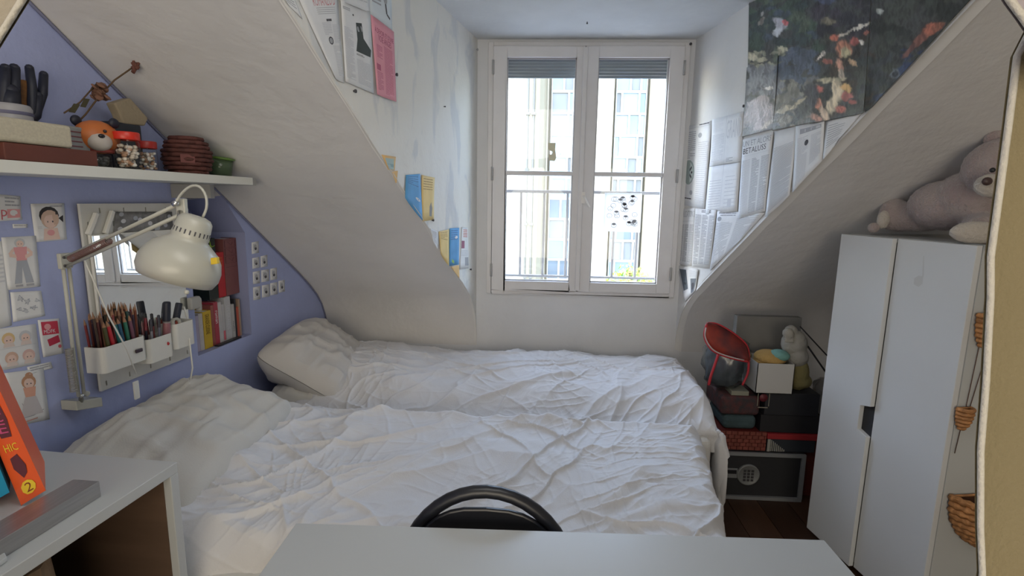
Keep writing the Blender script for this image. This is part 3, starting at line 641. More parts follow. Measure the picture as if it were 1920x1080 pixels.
for t in [(1463, 45, 9, '9a9ca8', 1.6, -1), (1472, 42, 7, 'c0555a', .8, 0), (1458, 60, 9, 'aab0b8', .8, -.9), (1430, 25, 6, '9a9a98', .3, -1.1), (1427, 40, 9, '7a746a', .3, -1.1), (1412, 108, 10, 'b0aa90', .6, 0), (1430, 112, 9, '9c987e', .5, 0), (1470, 92, 9, 'a8a68c', .5, .4), (1555, 40, 14, '77705a', .5, 0), (1600, 5, 10, '30323e', .6, 0), (1548, 0, 16, '46506e', .5, 0),
          (1610, 52, 22, 'b8b4a8', .12, -.35), (1577, 66, 16, 'a8a090', .15, -.3), (1565, 70, 8, 'b05c40', .9, 0), (1582, 92, 15, 'b07050', 1, 0), (1585, 98, 9, 'a8a078', 1.3, 0), (1602, 78, 8, 'a04c44', .9, 0), (1625, 62, 7, 'a05a4a', .7, 0), (1615, 80, 6, 'c0bcb4', .8, .3), (1540, 105, 12, 'b8b0a4', .25, -.7), (1552, 115, 9, '8e5040', .6, .2),
          (1575, 125, 15, 'b8846a', .4, 1.3), (1579, 140, 12, 'a89a86', .5, 1.3), (1598, 118, 9, 'b09068', .5, .7), (1560, 150, 26, 'a8a080', .2, -.1), (1570, 170, 20, 'c0b090', .5, 1.4), (1562, 190, 22, 'c4b494', .5, 1.9), (1587, 165, 10, 'c09850', .7, 0), (1588, 180, 10, 'b06058', .8, 0), (1534, 167, 9, 'b0584a', .7, 0), (1550, 178, 11, '2c302e', 1, 0), (1535, 195, 12, 'b8785e', .5, 1.4), (1575, 205, 10, 'b05a48', .7, 0), (1600, 192, 8, '8c4038', .5, 0), (1530, 222, 12, 'b0806a', .5, .5), (1545, 215, 16, 'c0a88c', .4, 1.2), (1520, 180, 14, '3a3c44', 1.8, 0), (1503, 205, 15, '3c3e3c', .8, 0), (1500, 190, 12, '9a9076', .3, -.5), (1475, 205, 22, 'a39a80', .25, -.3), (1440, 165, 10, 'b8b4ae', .3, 0),
          (1425, 215, 26, 'a49a9c', 1.1, 0), (1440, 232, 16, 'b4ada4', .3, -.6), (1650, 22, 6, 'a0a8a4', .9, 0), (1745, 55, 17, 'a0563c', .6, -.6), (1725, 75, 18, '7a4a3e', .4, -.7), (1760, 50, 12, '8a5038', .5, -.6), (1705, 95, 18, '6f4640', .3, -.8), (1735, 112, 24, '2c4472', .25, -.5), (1700, 125, 20, '2a3c60', .4, -.5), (1679, 138, 9, '5c666e', 1, 0), (1679, 138, 6, '303840', 1, 0), (1650, 182, 14, '2e3c58', .4, -.6)]:
    dab(*t)
def project(v):
    d = v-CAM; c = d.dot(FW); return 960+FPX*d.dot(RT)/c, 540-FPX*d.dot(UP)/c
def painted(lbl, q, off, seed):
    s = paper('painted_poster', lbl, 'poster', clampz(rq(*q)), nCR, vcol_mat('poster_print', .32, .15), off=off, curl=.006, res=110, seed=seed)
    me = s.o.data; O = s.o.location; W_ = [project(v.co+O) for v in me.vertices]
    X = np.array([a for a, b in W_]); Y = np.array([b for a, b in W_])
    wx = X+5*(vn(X/9, Y/9, 1)-.5)+3*(vn(X/3, Y/3, 3)-.5); wy = Y+5*(vn(X/9+50, Y/9, 2)-.5)+3*(vn(X/3, Y/3+9, 4)-.5)
    C_ = np.tile(np.array([.045, .05, .05]), (len(X), 1))
    for (x, y, r1, r2, a, c) in DABS:
        dx, dy = wx-x, wy-y; u = (dx*math.cos(a)+dy*math.sin(a))/r1; v = (-dx*math.sin(a)+dy*math.cos(a))/r2
        k = 1/(1+np.exp((u*u+v*v-1)*7)); C_ = C_*(1-k[:, None])+np.array(c)*k[:, None]
    C_ = C_*(.65+.8*ridge(*rot(wx/5, wy/16, .9), 5, 1.5))[:, None]*1.3+.016  # brightened and lifted, painting milky gloss haze into the print colours
    lum = C_.mean(1)[:, None]; C_ = C_*.78+lum*.22
    at = me.color_attributes.new('ink', 'FLOAT_COLOR', 'POINT'); at.data.foreach_set('color', np.c_[np.clip(C_, 0, 1), np.ones(len(X))].ravel())
painted('green painted poster sheet, top left of the collage', [(1414, -60), (1542, -60), (1537, 84), (1404, 126)], .004, 1)
painted('pale mauve painted poster sheet, lower left of the collage', [(1405, 127), (1464, 104), (1452, 242), (1394, 257)], .006, 2)
painted('blue-grey painted poster sheet with sandy path, middle of collage', [(1463, 105), (1536, 82), (1527, 229), (1452, 245)], .005, 3)
painted('dark painted poster sheet with orange and cream figures', [(1541, -60), (1640, -60), (1626, 212), (1524, 232)], .0065, 4)
painted('dark green painted poster sheet running along the slope', [(1641, -60), (1878, -60), (1655, 185), (1627, 211)], .0045, 5)

# drawing and sticker on the window glass
gl = D-.0015
def wq(*q): return [yat(x, y, D-.002) for x, y in q]
s = paper('drawing', 'crowded pen drawing of faces taped to the right window pane', 'drawing', wq((1134, 361), (1204, 362), (1200, 436), (1130, 433)), V(0, -1, 0), translucent('backlit_paper', (.75, .75, .72), .45), curl=.001, off=.0005)
p = Print(s); r2 = random.Random(4)
for i in range(26):
    u, v = r2.uniform(.12, .9), r2.uniform(.08, .9)
    n_ = 9; pts = [(u+.07*math.cos(a*.7), v+.06*math.sin(a*.7)) for a in range(n_+1)]; p.line(pts, .006, INK)
    if i % 2: p.ell(u, v-.03, .05, .03, [INK, GREYP, INKD][i % 3]); 
    p.line([(u-.02, v+.02), (u+.02, v+.025)], .004, INKD)
p.done('ink_drawing')
m = MB(); o_ = [yat(x, y, D-.002) for x, y in [(1028, 268), (1042, 268), (1041, 280), (1043, 296), (1040, 302), (1029, 301), (1029, 289), (1034, 290), (1036, 285), (1028, 280)]]
m.extr(o_, V(0, -.001, 0)); o = m.build('sticker', translucent('sticker_grey', (.55, .5, .38), .4)); meta(o, 'torn brownish sticker on the left window pane', 'sticker')

# ---------------------------------------------------------------- bedding
LINEN = mat('white_cotton', (.65, .645, .65), .85, var=.02, vscale=6, bump=.12, bscale=220, sheen=.15)
LINEN_WARM = mat('warm_lit_cotton', (.60, .58, .53), .85, var=.02, vscale=6, bump=.12, bscale=220, sheen=.15)  # white cotton tinted cream, warm light put into the colour
MATT = mat('mattress_cloth', (.62, .61, .58), .85, bump=.1, bscale=150)
BEDW = mat('pale_bed_wood', (.50, .44, .36), .5, var=.1, vscale=3, stretch=(1, 12, 12))
def duvet(name, x0, x1, y0, y1, zt, over_r, over_f, seed, params, nx=330, ny=190, cream=-9, over_b=0, edge=None):
    S = np.linspace(x0, x1+over_r, nx); T = np.linspace(y0-over_f, y1+over_b, ny)
    s, t = np.meshgrid(S, T)
    wv = .03*(vn(s*3, t*3, seed+9)-.5)
    def roll(o, r):        # overhang arc length -> (outward, drop)
        o = np.maximum(o, 0); q = np.minimum(o/r, math.pi/2)
        return r*np.sin(q)+0.05*np.maximum(o-r*math.pi/2, 0), r*(1-np.cos(q))+np.maximum(o-r*math.pi/2, 0)
    R_ = .07
    ox, dx = roll(s-(x1-R_), R_); oy, dy = roll((y0+R_)-t, R_); ob, db = roll(t-(y1-.035), .035)
    X = np.minimum(s, x1-R_)+ox; Y = np.minimum(np.maximum(t, y0+R_)-oy, 99); Y = np.where(t > y1-.035, y1-.035+ob, Y)
    drop = np.maximum(np.maximum(dx, dy), db)
    h = np.zeros_like(s)
    # long creases in several directions with warped domain
    for (ang, along, across, amp, pw_, sd) in params['folds']:
        a, b = rot(s+.22*(vn(s*2.2, t*2.2, seed+sd)-.5)+.05*(vn(s*7, t*7, seed+sd+3)-.5), t+.22*(vn(s*2.2+7, t*2.2, seed+sd+1)-.5)+.05*(vn(s*7+3, t*7, seed+sd+4)-.5), ang)
        mask = np.clip(vn(s*2.3+sd*3, t*2.3, seed+sd+5)*3.0-(.9 if across < 10 else .6), 0, 1)*(1 if across < 10 else 1.7)
        hh_ = amp*ridge(a*along, b*across, seed+sd+2, pw_)*mask
        h = np.maximum(h, hh_)+.45*np.minimum(h, hh_)
    h += params['low']*(vn(s*1.6, t*2.0, seed+40)-.5)+.014*(vn(s*5, t*5, seed+41)-.5)+.006*(vn(s*11, t*11, seed+42)-.5)
    for fn in params.get('shape', []): h += fn(s, t)
    hang = np.clip(drop/.1, 0, 1)
    flute = .022*np.sin((s*14+3*vn(s*3, t*0, seed+50))) * np.clip(dy/.12, 0, 1)
    flr = .012*np.sin(t*13+4*vn(t*3, t*0, seed+51))*np.clip(dx/.12, 0, 1)
    Z = zt-drop+h*(1-hang*.75); X2 = X+flr+h*hang*(dx > dy)*.35; Y2 = Y-flute*1.0-h*hang*(dy >= dx)*.5
    if edge: X2, Y2, Z = edge(s, t, X2, Y2, Z)
    vs = np.stack([X2, Y2, Z], -1).reshape(-1, 3)
    me = bpy.data.meshes.new(name); org = Vector((0, 0, 0))
    fs = [(j*nx+i, j*nx+i+1, (j+1)*nx+i+1, (j+1)*nx+i) for j in range(ny-1) for i in range(nx-1)]
    me.from_pydata(vs.tolist(), [], fs); me.polygons.foreach_set('use_smooth', [True]*len(fs))
    me.materials.append(LINEN); me.materials.append(LINEN_WARM)
    sc_ = s.reshape(-1)
    if cream > -9:
        idx = [1 if vs[f[0]][0]+.25*(vs[f[0]][1]-1.5) < cream else 0 for f in fs]; me.polygons.foreach_set('material_index', idx)  # faces left of the limit get the warm-light tint
    me.update(); o = bpy.data.objects.new(name, me); COL.objects.link(o)
    so = o.modifiers.new('t', 'SOLIDIFY'); so.thickness = .008; so.offset = -1
    return o
def bed(lbl, x0, x1, y0, y1, zt):
    b = thing('single_bed', lbl, 'bed', ((x0+x1)/2, (y0+y1)/2, 0))
    m = MB(); m.bx(x0, x1, y0, y1, .22, zt); m.build('mattress', MATT, b, bevel=.03, seg=4)
    m = MB(); m.bx(x0, x1, y0+.005, y1-.005, .14, .215); m.build('bed_frame', BEDW, b, bevel=.006)
    for xx in (x0+.03, x1-.08):
        for yy in (y0+.03, y1-.08):
            m = MB(); m.bx(xx, xx+.05, yy, yy+.05, 0, .14); m.build('leg', BEDW, b, bevel=.004)
    return b
def xleft(y): return -1.22+.0718*(y-2.9)
bed('white single bed against the wall under the window', -1.24, .70, 1.985, 2.86, .46)
bed('white single bed nearer the camera, beside the desk', -1.27, .48, 1.07, 1.955, .47)
g1 = lambda cx, cy, rx, ry, a: (lambda s, t: a*np.exp(-((s-cx)/rx)**2-((t-cy)/ry)**2))
d1 = duvet('duvet', -1.02, .755, 2.0, 2.885, .545, .46, .12, 3,
      dict(low=.04, folds=[(.7, .7, 5, .018, 6, 1), (.4, .9, 6, .016, 6, 2), (1.1, .8, 7, .018, 6, 3), (.5, 1.8, 11, .010, 5, 4), (-.5, 2.0, 12, .008, 5, 5), (1.0, 3, 17, .007, 4, 6), (.2, 4, 24, .004, 3, 7), (-.9, 4.5, 26, .004, 3, 8), (1.5, 4, 22, .005, 3, 9), (.7, 8, 44, .0025, 2, 10)],
           shape=[g1(-.85, 2.45, .28, .42, .085), g1(-.1, 2.6, .9, .25, .03), g1(.65, 2.4, .15, .6, .02), g1(-.2, 2.86, 2, .09, -.05), g1(.0, 2.03, 2, .15, -.08)]), nx=620, ny=330)
meta(d1, 'crumpled white duvet on the far bed under the window', 'duvet')
d2 = duvet('duvet', -1.03, .63, 1.12, 1.94, .538, .34, .36, 17,
      dict(low=.03, folds=[(.95, .7, 4.5, .024, 6, 1), (.6, .9, 6, .018, 6, 2), (-.7, 1.0, 6, .016, 6, 3), (.9, 1.8, 10, .012, 5, 4), (-.3, 2.0, 12, .010, 5, 5), (.3, 3, 16, .008, 4, 6), (1.3, 4, 22, .005, 3, 7), (-1.1, 4.5, 26, .005, 3, 8), (.1, 5, 28, .004, 3, 9), (.8, 8, 44, .003, 2, 10)],
           shape=[g1(-.95, 1.35, .14, .2, .03),  g1(-.2, 1.915, 2, .03, .010), g1(-.98, 1.7, .10, .4, .03)]), nx=640, ny=380, edge=lambda s, t, X, Y, Z: (X-.17*np.clip(1.92-Y, 0, 1)*np.clip(s/.6, 0, 1.2), Y, Z))
meta(d2, 'crumpled white duvet on the near bed behind the chair', 'duvet')
def pillow(lbl, c, ex, ey, ez, L_, W_, T_, seed, m):
    n = 60; u, v = np.meshgrid(np.linspace(-1, 1, n), np.linspace(-1, 1, n)); mb = MB()
    prof_ = ((1-np.abs(u)**3.2)*(1-np.abs(v)**3.2))**.55
    cr_ = 1-.11*np.abs(u*v)**4; su = u*(1-.04*(1-np.abs(v)**2))*cr_; sv = v*(1-.05*(1-np.abs(u)**2))*cr_
    wr = .018*ridge(u*1.5+.3*vn(u*2, v*2, seed), v*5, seed+1, 2.5)+.014*ridge(u*6, v*1.6+.4*vn(u*2, v*2, seed+3), seed+2, 2.5)+.02*(vn(u*2+5, v*2+5, seed+4)-.5)
    wr = wr*np.clip(prof_*1.5, 0, 1)
    c = Vector(c)
    for sgn in (1, -1):
        vs = [c+ex*(su[i, j]*L_/2)+ey*(sv[i, j]*W_/2)+ez*(sgn*(prof_[i, j]*T_/2+wr[i, j]*.9+.001)) for i in range(n) for j in range(n)]
        mb.add(vs, [(i*n+j, i*n+j+1, (i+1)*n+j+1, (i+1)*n+j) for i in range(n-1) for j in range(n-1)], 0, True)
    o = mb.build('pillow', m); return meta(o, lbl, 'pillow')
def frame(ax, tilt_x, tilt_y, yawr):
    M_ = Matrix.Rotation(yawr, 3, 'Z') @ Matrix.Rotation(tilt_x, 3, 'X') @ Matrix.Rotation(tilt_y, 3, 'Y')
    return M_ @ V(1, 0, 0), M_ @ V(0, 1, 0), M_ @ V(0, 0, 1)
ex, ey, ez = frame(0, 0.0, .55, .10)
pillow('greyish white pillow leaning in the back left corner of far bed', (-1.05, 2.40, .61), ex, ey, ez, .44, .66, .20, 61, mat('pillow_grey', (.56, .54, .51), .85, bump=.12, bscale=200, sheen=.1))
ex, ey, ez = frame(0, 0, .10, .08)
pillow('flatter white pillow underneath the leaning greyish one', (-.98, 2.36, .51), ex, ey, ez, .42, .60, .10, 91, LINEN_WARM)
ex, ey, ez = frame(.05, 0, .30, .05)
pillow('white pillow at the lilac wall on the near bed', (-1.10, 1.53, .615), ex, ey, ez, .42, .74, .19, 77, LINEN_WARM)

# ---------------------------------------------------------------- desk and chair
dk = thing('desk', 'plain white rectangular desk in the foreground', 'desk', (.05, .63, 0))
a = V(-.472, .931, 0); b = V(.564, .96, 0); e = (b-a).normalized(); f = V(e.y, -e.x, 0)
m = MB(); m.box(a+V(0, 0, .715), b-a, f*.56, V(0, 0, .025)); m.build('desktop', WHITE, dk, bevel=.002)
for u in (.02, (b-a).length-.06):
    for v in (.02, .50):
        m = MB(); q = a+e*u+f*v; m.box(V(q.x, q.y, 0), e*.04, f*.04, V(0, 0, .714)); m.build('leg', WHITE, dk, bevel=.002)
m = MB(); q = a+e*.06+f*.05; m.box(V(q.x, q.y, .64), e*((b-a).length-.12), f*.018, V(0, 0, .074)); m.build('apron', WHITE, dk)
ch = thing('folding_chair', 'black metal chair with a rounded hoop back tucked under desk', 'chair', (-.1, .85, 0))
cx, cyh, zc = -.098, 1.0, .545
def hoop(r1, r2, yy, n=22, a0=0, a1=math.pi): return [V(cx+r1*math.cos(a0+(a1-a0)*i/n), yy-(0.0), zc+r2*math.sin(a0+(a1-a0)*i/n)) for i in range(n+1)]
m = MB(); hp = [V(cx+.19, .97, .44)]+hoop(.19, .24, cyh)+[V(cx-.19, .97, .44)]
m.tube(hp, .0138, 12); m.build('back_frame', BLACK, ch)
m = MB(); n = 20; o1 = []
inner = [V(cx+.178*math.copysign(abs(math.cos(math.pi*i/n))**.72, math.cos(math.pi*i/n)), cyh-.010-.006*math.sin(math.pi*i/n), zc+.210*math.sin(math.pi*i/n)) for i in range(n+1)]+[V(cx-.178, cyh-.010, .46), V(cx+.178, cyh-.010, .46)]
m.extr(inner, V(0, .012, 0)); m.build('backrest', BLACK, ch, bevel=.004)
for sx in (-1, 1):
    m = MB(); m.tube([(cx+sx*.19, .97, .44), (cx+sx*.19, .62, .02)], .011, 10); m.build('leg', BLACK, ch)
    m = MB(); m.tube([(cx+sx*.17, .72, .43), (cx+sx*.17, 1.0, .02)], .011, 10); m.build('leg', BLACK, ch)
m = MB(); m.lathe((cx, .82, .425), (0, 0, 1), [(0, 0), (0, .17), (.01, .185), (.03, .185), (.045, .165), (.05, 0)], 28); m.build('seat', BLACK, ch)
m = MB(); m.tube([(cx-.17, .9, .17), (cx+.17, .9, .17)], .008, 8); m.build('stretcher', BLACK, ch)

# ---------------------------------------------------------------- wardrobe
WH = 1.275
wd = thing('wardrobe', 'white two-door wardrobe with a cut-out door grip', 'wardrobe', (1.5, 1.9, 0))
WLEN = .524; back = -nW       # into the wardrobe
m = MB(); tp_ = .018; c0 = PW+back*.02; DEP = .5
def wbox(mb, s0, s1, d0, d1, z0, z1, mi=0): mb.box(V(0, 0, z0)+PW-dW*s1+back*d0, dW*(s1-s0), back*(d1-d0), V(0, 0, z1-z0), mi)
for q in ((0, .018, .021, DEP, 0, WH), (WLEN-.018, WLEN, .021, DEP, 0, WH), (0, WLEN, .021, DEP, WH-.018, WH), (0, WLEN, .021, DEP, .03, .05), (0, WLEN, DEP-.01, DEP, 0, WH)): wbox(m, *q)
m.build('body', WHITE, wd, bevel=.0015)
# far door with notch
zN0, zN1 = .553, .668
sg = .243
e0, e1 = PW+dW*0, PW-dW*sg
def dp(s, z, off=0): q = PW-dW*s+nW*off; return V(q.x, q.y, z)
pts = [dp(.001, .03, .016), dp(sg, .03, .016), dp(sg, zN0, .016), dp(sg-.045, zN0+.012, .016), dp(sg-.045, zN1-.012, .016), dp(sg, zN1, .016), dp(sg, WH-.002, .016), dp(.001, WH-.002, .016)]
m = MB(); m.extr(pts, back*.018); d_ = m.build('door', DOORW, wd, bevel=.0015)
g_ = MB(); g_.extr([dp(sg-.044, zN0+.005, -.001), dp(sg+.002, zN0, -.001), dp(sg+.002, zN1, -.001), dp(sg-.044, zN1-.005, -.001)], back*.015); g_.build('grip_shade', BLACKM, d_)  # matte black plate stands in for the shade inside the cut-out
m = MB(); m.box(dp(WLEN-.001, .03, 0), dW*(WLEN-sg-.005), back*.019, V(0, 0, WH-.032)); d_ = m.build('door', DOORW, wd, bevel=.0015)
g_ = MB(); q = lambda x, y: WD(x, y, .0004)
FA = mat('residue', (.54, .55, .55), .6)
g_.quad(q(1731, 480), q(1733, 480), q(1732, 520), q(1729, 520)); g_.add([q(1714, 522), q(1722, 517), q(1731, 518), q(1730, 532), q(1722, 538), q(1713, 533)], [(0, 1, 2, 3, 4, 5)])
o = g_.build('sticker_residue', FA, d_); o['label'] = 'faint note-shaped sticker residue'
# baskets on the side panel
WICK = mat('wicker', (.42, .20, .075), .6, var=.35, vscale=60, bump=.4, bscale=120)
def basket(lbl, c, rw, h, dep, name='wall_basket', rows=9):
    c = Vector(c); bk = thing(name, lbl, 'basket', c-V(0, 0, h)); X_ = nW*-1; Nn = -dW      # X_ along panel, Nn towards camera
    m = MB()
    for i in range(rows):
        t_ = i/(rows-1); sc_ = math.sqrt(max(.05, 1-(t_*.93)**2)); z = -h*t_
        n = 30; path = []
        for j in range(n+1):
            a = math.pi*j/n; r = 1+.035*math.sin(j*math.pi*.9+i*math.pi)
            path.append(c+X_*(rw*sc_*r*math.cos(a))+Nn*(dep*sc_*r*math.sin(a)+.003)+V(0, 0, z))
        path[0] = path[0]; m.tube(path, h/rows*.62, 6)
    m.build('weave', WICK, bk)
    m = MB()
    for j in range(9):
        a = math.pi*j/8; path = []
        for i in range(8):
            t_ = i/7; sc_ = math.sqrt(max(.03, 1-(t_*.95)**2)); path.append(c+X_*(rw*sc_*1.01*math.cos(a))+Nn*(dep*sc_*1.01*math.sin(a)+.003)+V(0, 0, -h*t_))
        m.tube(path, .0025, 5)
    m.build('stakes', WICK, bk)
    m = MB(); m.tube([c+X_*(rw*1.03*math.cos(math.pi*j/24))+Nn*(dep*1.04*math.sin(math.pi*j/24)+.004)+V(0, 0, .003) for j in range(25)], .005, 8); m.tube([c-X_*rw*1.03+Nn*.005+V(0, 0, .003), c+X_*rw*1.03+Nn*.005+V(0, 0, .003)], .004, 6)
    m.build('rim', WICK, bk)
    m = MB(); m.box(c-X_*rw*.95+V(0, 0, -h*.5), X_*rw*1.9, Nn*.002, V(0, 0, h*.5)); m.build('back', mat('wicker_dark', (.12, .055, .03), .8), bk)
    return bk
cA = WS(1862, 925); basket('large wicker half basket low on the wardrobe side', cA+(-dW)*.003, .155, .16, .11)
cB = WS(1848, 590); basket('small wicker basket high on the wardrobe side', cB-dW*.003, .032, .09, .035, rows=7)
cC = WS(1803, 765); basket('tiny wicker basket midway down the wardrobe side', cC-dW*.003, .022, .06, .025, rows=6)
m = MB(); m.tube([WS(1856, 500, .004), WS(1838, 640, .004), WS(1812, 760, .004), WS(1790, 850, .004)], .0012, 5); m.tube([WS(1874, 500, .004), WS(1852, 655, .004), WS(1815, 775, .004)], .0012, 5)
o = m.build('hanging_cord', mat('cord_brown', '5a4238', .9)); meta(o, 'thin brown cords hanging down the wardrobe side panel', 'cord')

# ---------------------------------------------------------------- teddy bear on the wardrobe
FUR = mat('pinkish_grey_fur', (.40, .345, .33), .95, col2=(.33, .255, .255), vscale=9, bump=1.0, bscale=130, sheen=.5)
FURL = mat('cream_fur', (.50, .46, .41), .95, bump=.8, bscale=130, sheen=.4, var=.05)
tb = thing('teddy_bear', 'pinkish grey teddy bear lying on top of the wardrobe', 'soft toy', (1.42, 1.86, WH))
def cap(mb, a, b, ra, rb, k=7):
    a, b = Vector(a), Vector(b)
    for i in range(k+1): t = i/k; mb.ell(a.lerp(b, t), ra+(rb-ra)*t, n=16)
def furry(o, vox=.006, amp=.006):
    r = o.modifiers.new('r', 'REMESH'); r.mode = 'VOXEL'; r.voxel_size = vox; r.use_smooth_shade = True
    sm = o.modifiers.new('sm', 'SMOOTH'); sm.iterations = 4
    tx = bpy.data.textures.get('fur') or bpy.data.textures.new('fur', 'CLOUDS'); tx.noise_scale = .012; tx.noise_depth = 2
    dm = o.modifiers.new('d', 'DISPLACE'); dm.texture = tx; dm.strength = amp; dm.texture_coords = 'GLOBAL'; dm.mid_level = .5
Y_ = lambda px, py, y: yat(px, py, y)
m = MB(); R0 = WH+.004
m.ell(Y_(1775, 385, 1.88), .105, .12, .085, n=20); m.ell(Y_(1820, 370, 1.80), .095, .10, .085, n=20)
cap(m, Y_(1740, 405, 1.96), Y_(1688, 408, 2.03), .055, .052); m.ell(Y_(1677, 402, 2.04), .052, .05, .06, n=16)
cap(m, Y_(1790, 345, 1.93), Y_(1745, 375, 2.0), .04, .035)
cap(m, Y_(1840, 420, 1.78), Y_(1838, 432, 1.68), .055, .045)
cap(m, Y_(1890, 400, 1.75), Y_(1900, 420, 1.66), .045, .05)
o = m.build('body', FUR, tb); furry(o)
m = MB(); hc = Y_(1880, 318, 1.72); m.ell(hc, .105, .095, .095, n=20); m.ell(hc+V(.02, .0, .01), .1, .09, .09, n=20)
o = m.build('head', FUR, tb); furry(o); hd = o
for q, r in ((Y_(1868, 262, 1.75), .036), (Y_(1990, 255, 1.75), .036)):
    m = MB(); m.ell(q, r, r*.6, r, n=14); o = m.build('ear', FUR, tb); furry(o)
m = MB(); mz = Y_(1857, 348, 1.635); m.ell(mz, .042, .035, .034, n=16); o = m.build('muzzle', FURL, tb); furry(o, .005, .004)
m = MB(); m.ell(Y_(1851, 340, 1.598), .014, .009, .012, n=12); m.build('nose', mat('nose_brown', (.06, .035, .035), .4), tb)
m = MB(); m.ell(Y_(1861, 319, 1.625), .0075, n=12); m.ell(Y_(1905, 325, 1.625), .0075, n=12); m.build('eye', BLACK, tb)
m = MB(); m.ell(Y_(1830, 436, 1.645), .075, .03, .034, n=18); o = m.build('foot_pad', FURL, tb); furry(o, .005, .004)
m = MB(); m.ell(Y_(1656, 412, 2.02), .022, .02, .035, n=14); o = m.build('foot_pad', FURL, tb); furry(o, .005, .003)
m = MB(); m.ell(Y_(1638, 427, 2.03), .022, .02, .02, n=12); o = m.build('paw', FUR, tb); furry(o, .005, .003)
tz = Y_(1752, 345, 2.05)

# ---------------------------------------------------------------- curtains near the camera
OLIVE = mat('olive_linen', (.25, .21, .12), .9, var=.05, vscale=5, bump=.3, bscale=260, stretch=(1, 1, 1))
def cloth(lbl, edge_pts, width, m, hemm, sgn=1, name='curtain', yoff=0):
    n = len(edge_pts); mb = MB(); k = 40; dense = []
    for i in range(n-1):
        for j in range(10): dense.append(Vector(edge_pts[i]).lerp(Vector(edge_pts[i+1]), j/10))
    dense.append(Vector(edge_pts[-1])); N_ = len(dense)
    def P(i, j):
        e_ = dense[i]; t = j/k; return e_+V(sgn*width*t, .006*math.sin(t*22+i*.01)-.01*t, 0)
    for back_ in (0, .004):
        mb.add([P(i, j)+V(0, back_, 0) for i in range(N_) for j in range(k+1)], [(i*(k+1)+j, i*(k+1)+j+1, (i+1)*(k+1)+j+1, (i+1)*(k+1)+j) for i in range(N_-1) for j in range(k)], 0, True)
    root = thing(name, lbl, 'curtain', dense[0]); mb.build('cloth', m, root)
    h = MB(); h.tube([P(i, 0)+V(0, .001, 0)+V(sgn*.001, 0, 0) for i in range(N_)], .0017, 8); h.build('hem', hemm, root)
HEM = mat('white_hem', (.62, .60, .54), .85, bump=.3, bscale=300)
cw = lambda px, py: yat(px, py, .30)
cloth('olive beige curtain with white hem at the right edge', [(.30, .30, .02)]+[tuple(cw(*q)) for q in ((1843, 1080), (1841, 993), (1843, 849), (1855, 719), (1865, 560), (1867, 483), (1886, 355), (1903, 239), (1922, 100))]+[(.40, .30, 1.9), (.50, .30, CZ-.01)], .35, OLIVE, HEM)
PALEC = mat('beige_linen', (.40, .36, .29), .9, bump=.3, bscale=200)
a_ = cw(0, 62); b_ = cw(36, 0); d_ = (b_-a_)
cloth('beige curtain with white hem at the top left corner', [tuple(a_-d_*1.3), tuple(a_), tuple(b_), tuple(a_+d_*((CZ-.01-a_.z)/d_.z))], .3, PALEC, HEM, -1)
a_ = yat(1921, 32, .27); b_ = yat(1900, 0, .27); d_ = (b_-a_)
cloth('pale mauve cloth with white hem in the top right corner', [tuple(a_-d_*3), tuple(a_), tuple(b_), tuple(a_+d_*((CZ-.01-a_.z)/d_.z))], .3, mat('mauve_cloth', (.42, .38, .41), .9, bump=.2), HEM, 1)

# ---------------------------------------------------------------- low unit bottom left
UZ = .80
un = thing('low_bookcase', 'low white bookcase with brown inside at bottom left', 'bookcase', (-1.05, .6, 0))
c_ = zat(332, 866, UZ); out_ = nL*-1; LEN = .85; DP = (c_-PL).dot(nL)-.004
BRN = mat('brown_laminate', (.12, .075, .05), .5, var=.12, vscale=4, stretch=(1, 1, 8))
def ub(mb, s0, s1, d0, d1, z0, z1, mi=0): mb.box(V(c_.x, c_.y, z0)-eL*s1+out_*d0, eL*(s1-s0), out_*(d1-d0), V(0, 0, z1-z0), mi)
m = MB(); ub(m, 0, LEN, 0, DP, UZ-.024, UZ); m.build('top', WHITE, un, bevel=.0015)
for s0 in (0, .372, LEN-.022):
    m = MB(); ub(m, s0, s0+.022, 0, DP, 0, UZ-.024); m.build('side_panel', WHITE, un, bevel=.0015)
m = MB(); ub(m, .022, .372, DP-.012, DP, 0, UZ-.024); ub(m, .022, .0235, .018, DP-.012, .02, UZ-.025); ub(m, .3705, .372, .018, DP-.012, .02, UZ-.025); ub(m, .394, LEN-.022, DP-.012, DP, 0, UZ-.024); m.build('lining', BRN, un)
m = MB(); ub(m, .022, .372, .01, DP-.012, .34, .36); ub(m, .394, LEN-.022, .01, DP-.012, .34, .36); m.build('shelf', WHITE, un)
m = MB(); ub(m, .022, LEN-.022, 0, DP-.012, .0, .02); m.build('base', WHITE, un)
# crumpled brown paper bag inside
q0 = V(c_.x, c_.y, 0)-eL*.24+out_*.16
m = MB(); rn = random.Random(9)
n = 18
for k_ in range(2):
    pass
vs = []
for i in range(9):
    for j in range(n):
        a = 2*math.pi*j/n; r = .085*(1+.12*rn.random())*(1 if i < 7 else .8); vs.append(V(q0.x+r*math.cos(a), q0.y+r*math.sin(a)*.8, .361+.043*i+.008*rn.random()))
m.add(vs, [(i*n+j, i*n+(j+1) % n, (i+1)*n+(j+1) % n, (i+1)*n+j) for i in range(8) for j in range(n)]+[tuple(range(n))[::-1], tuple(range(8*n, 9*n))], 0)
o = m.build('paper_bag', mat('kraft_paper', (.30, .20, .12), .85, bump=.4, bscale=30)); meta(o, 'crumpled brown paper bag inside the low bookcase', 'bag')
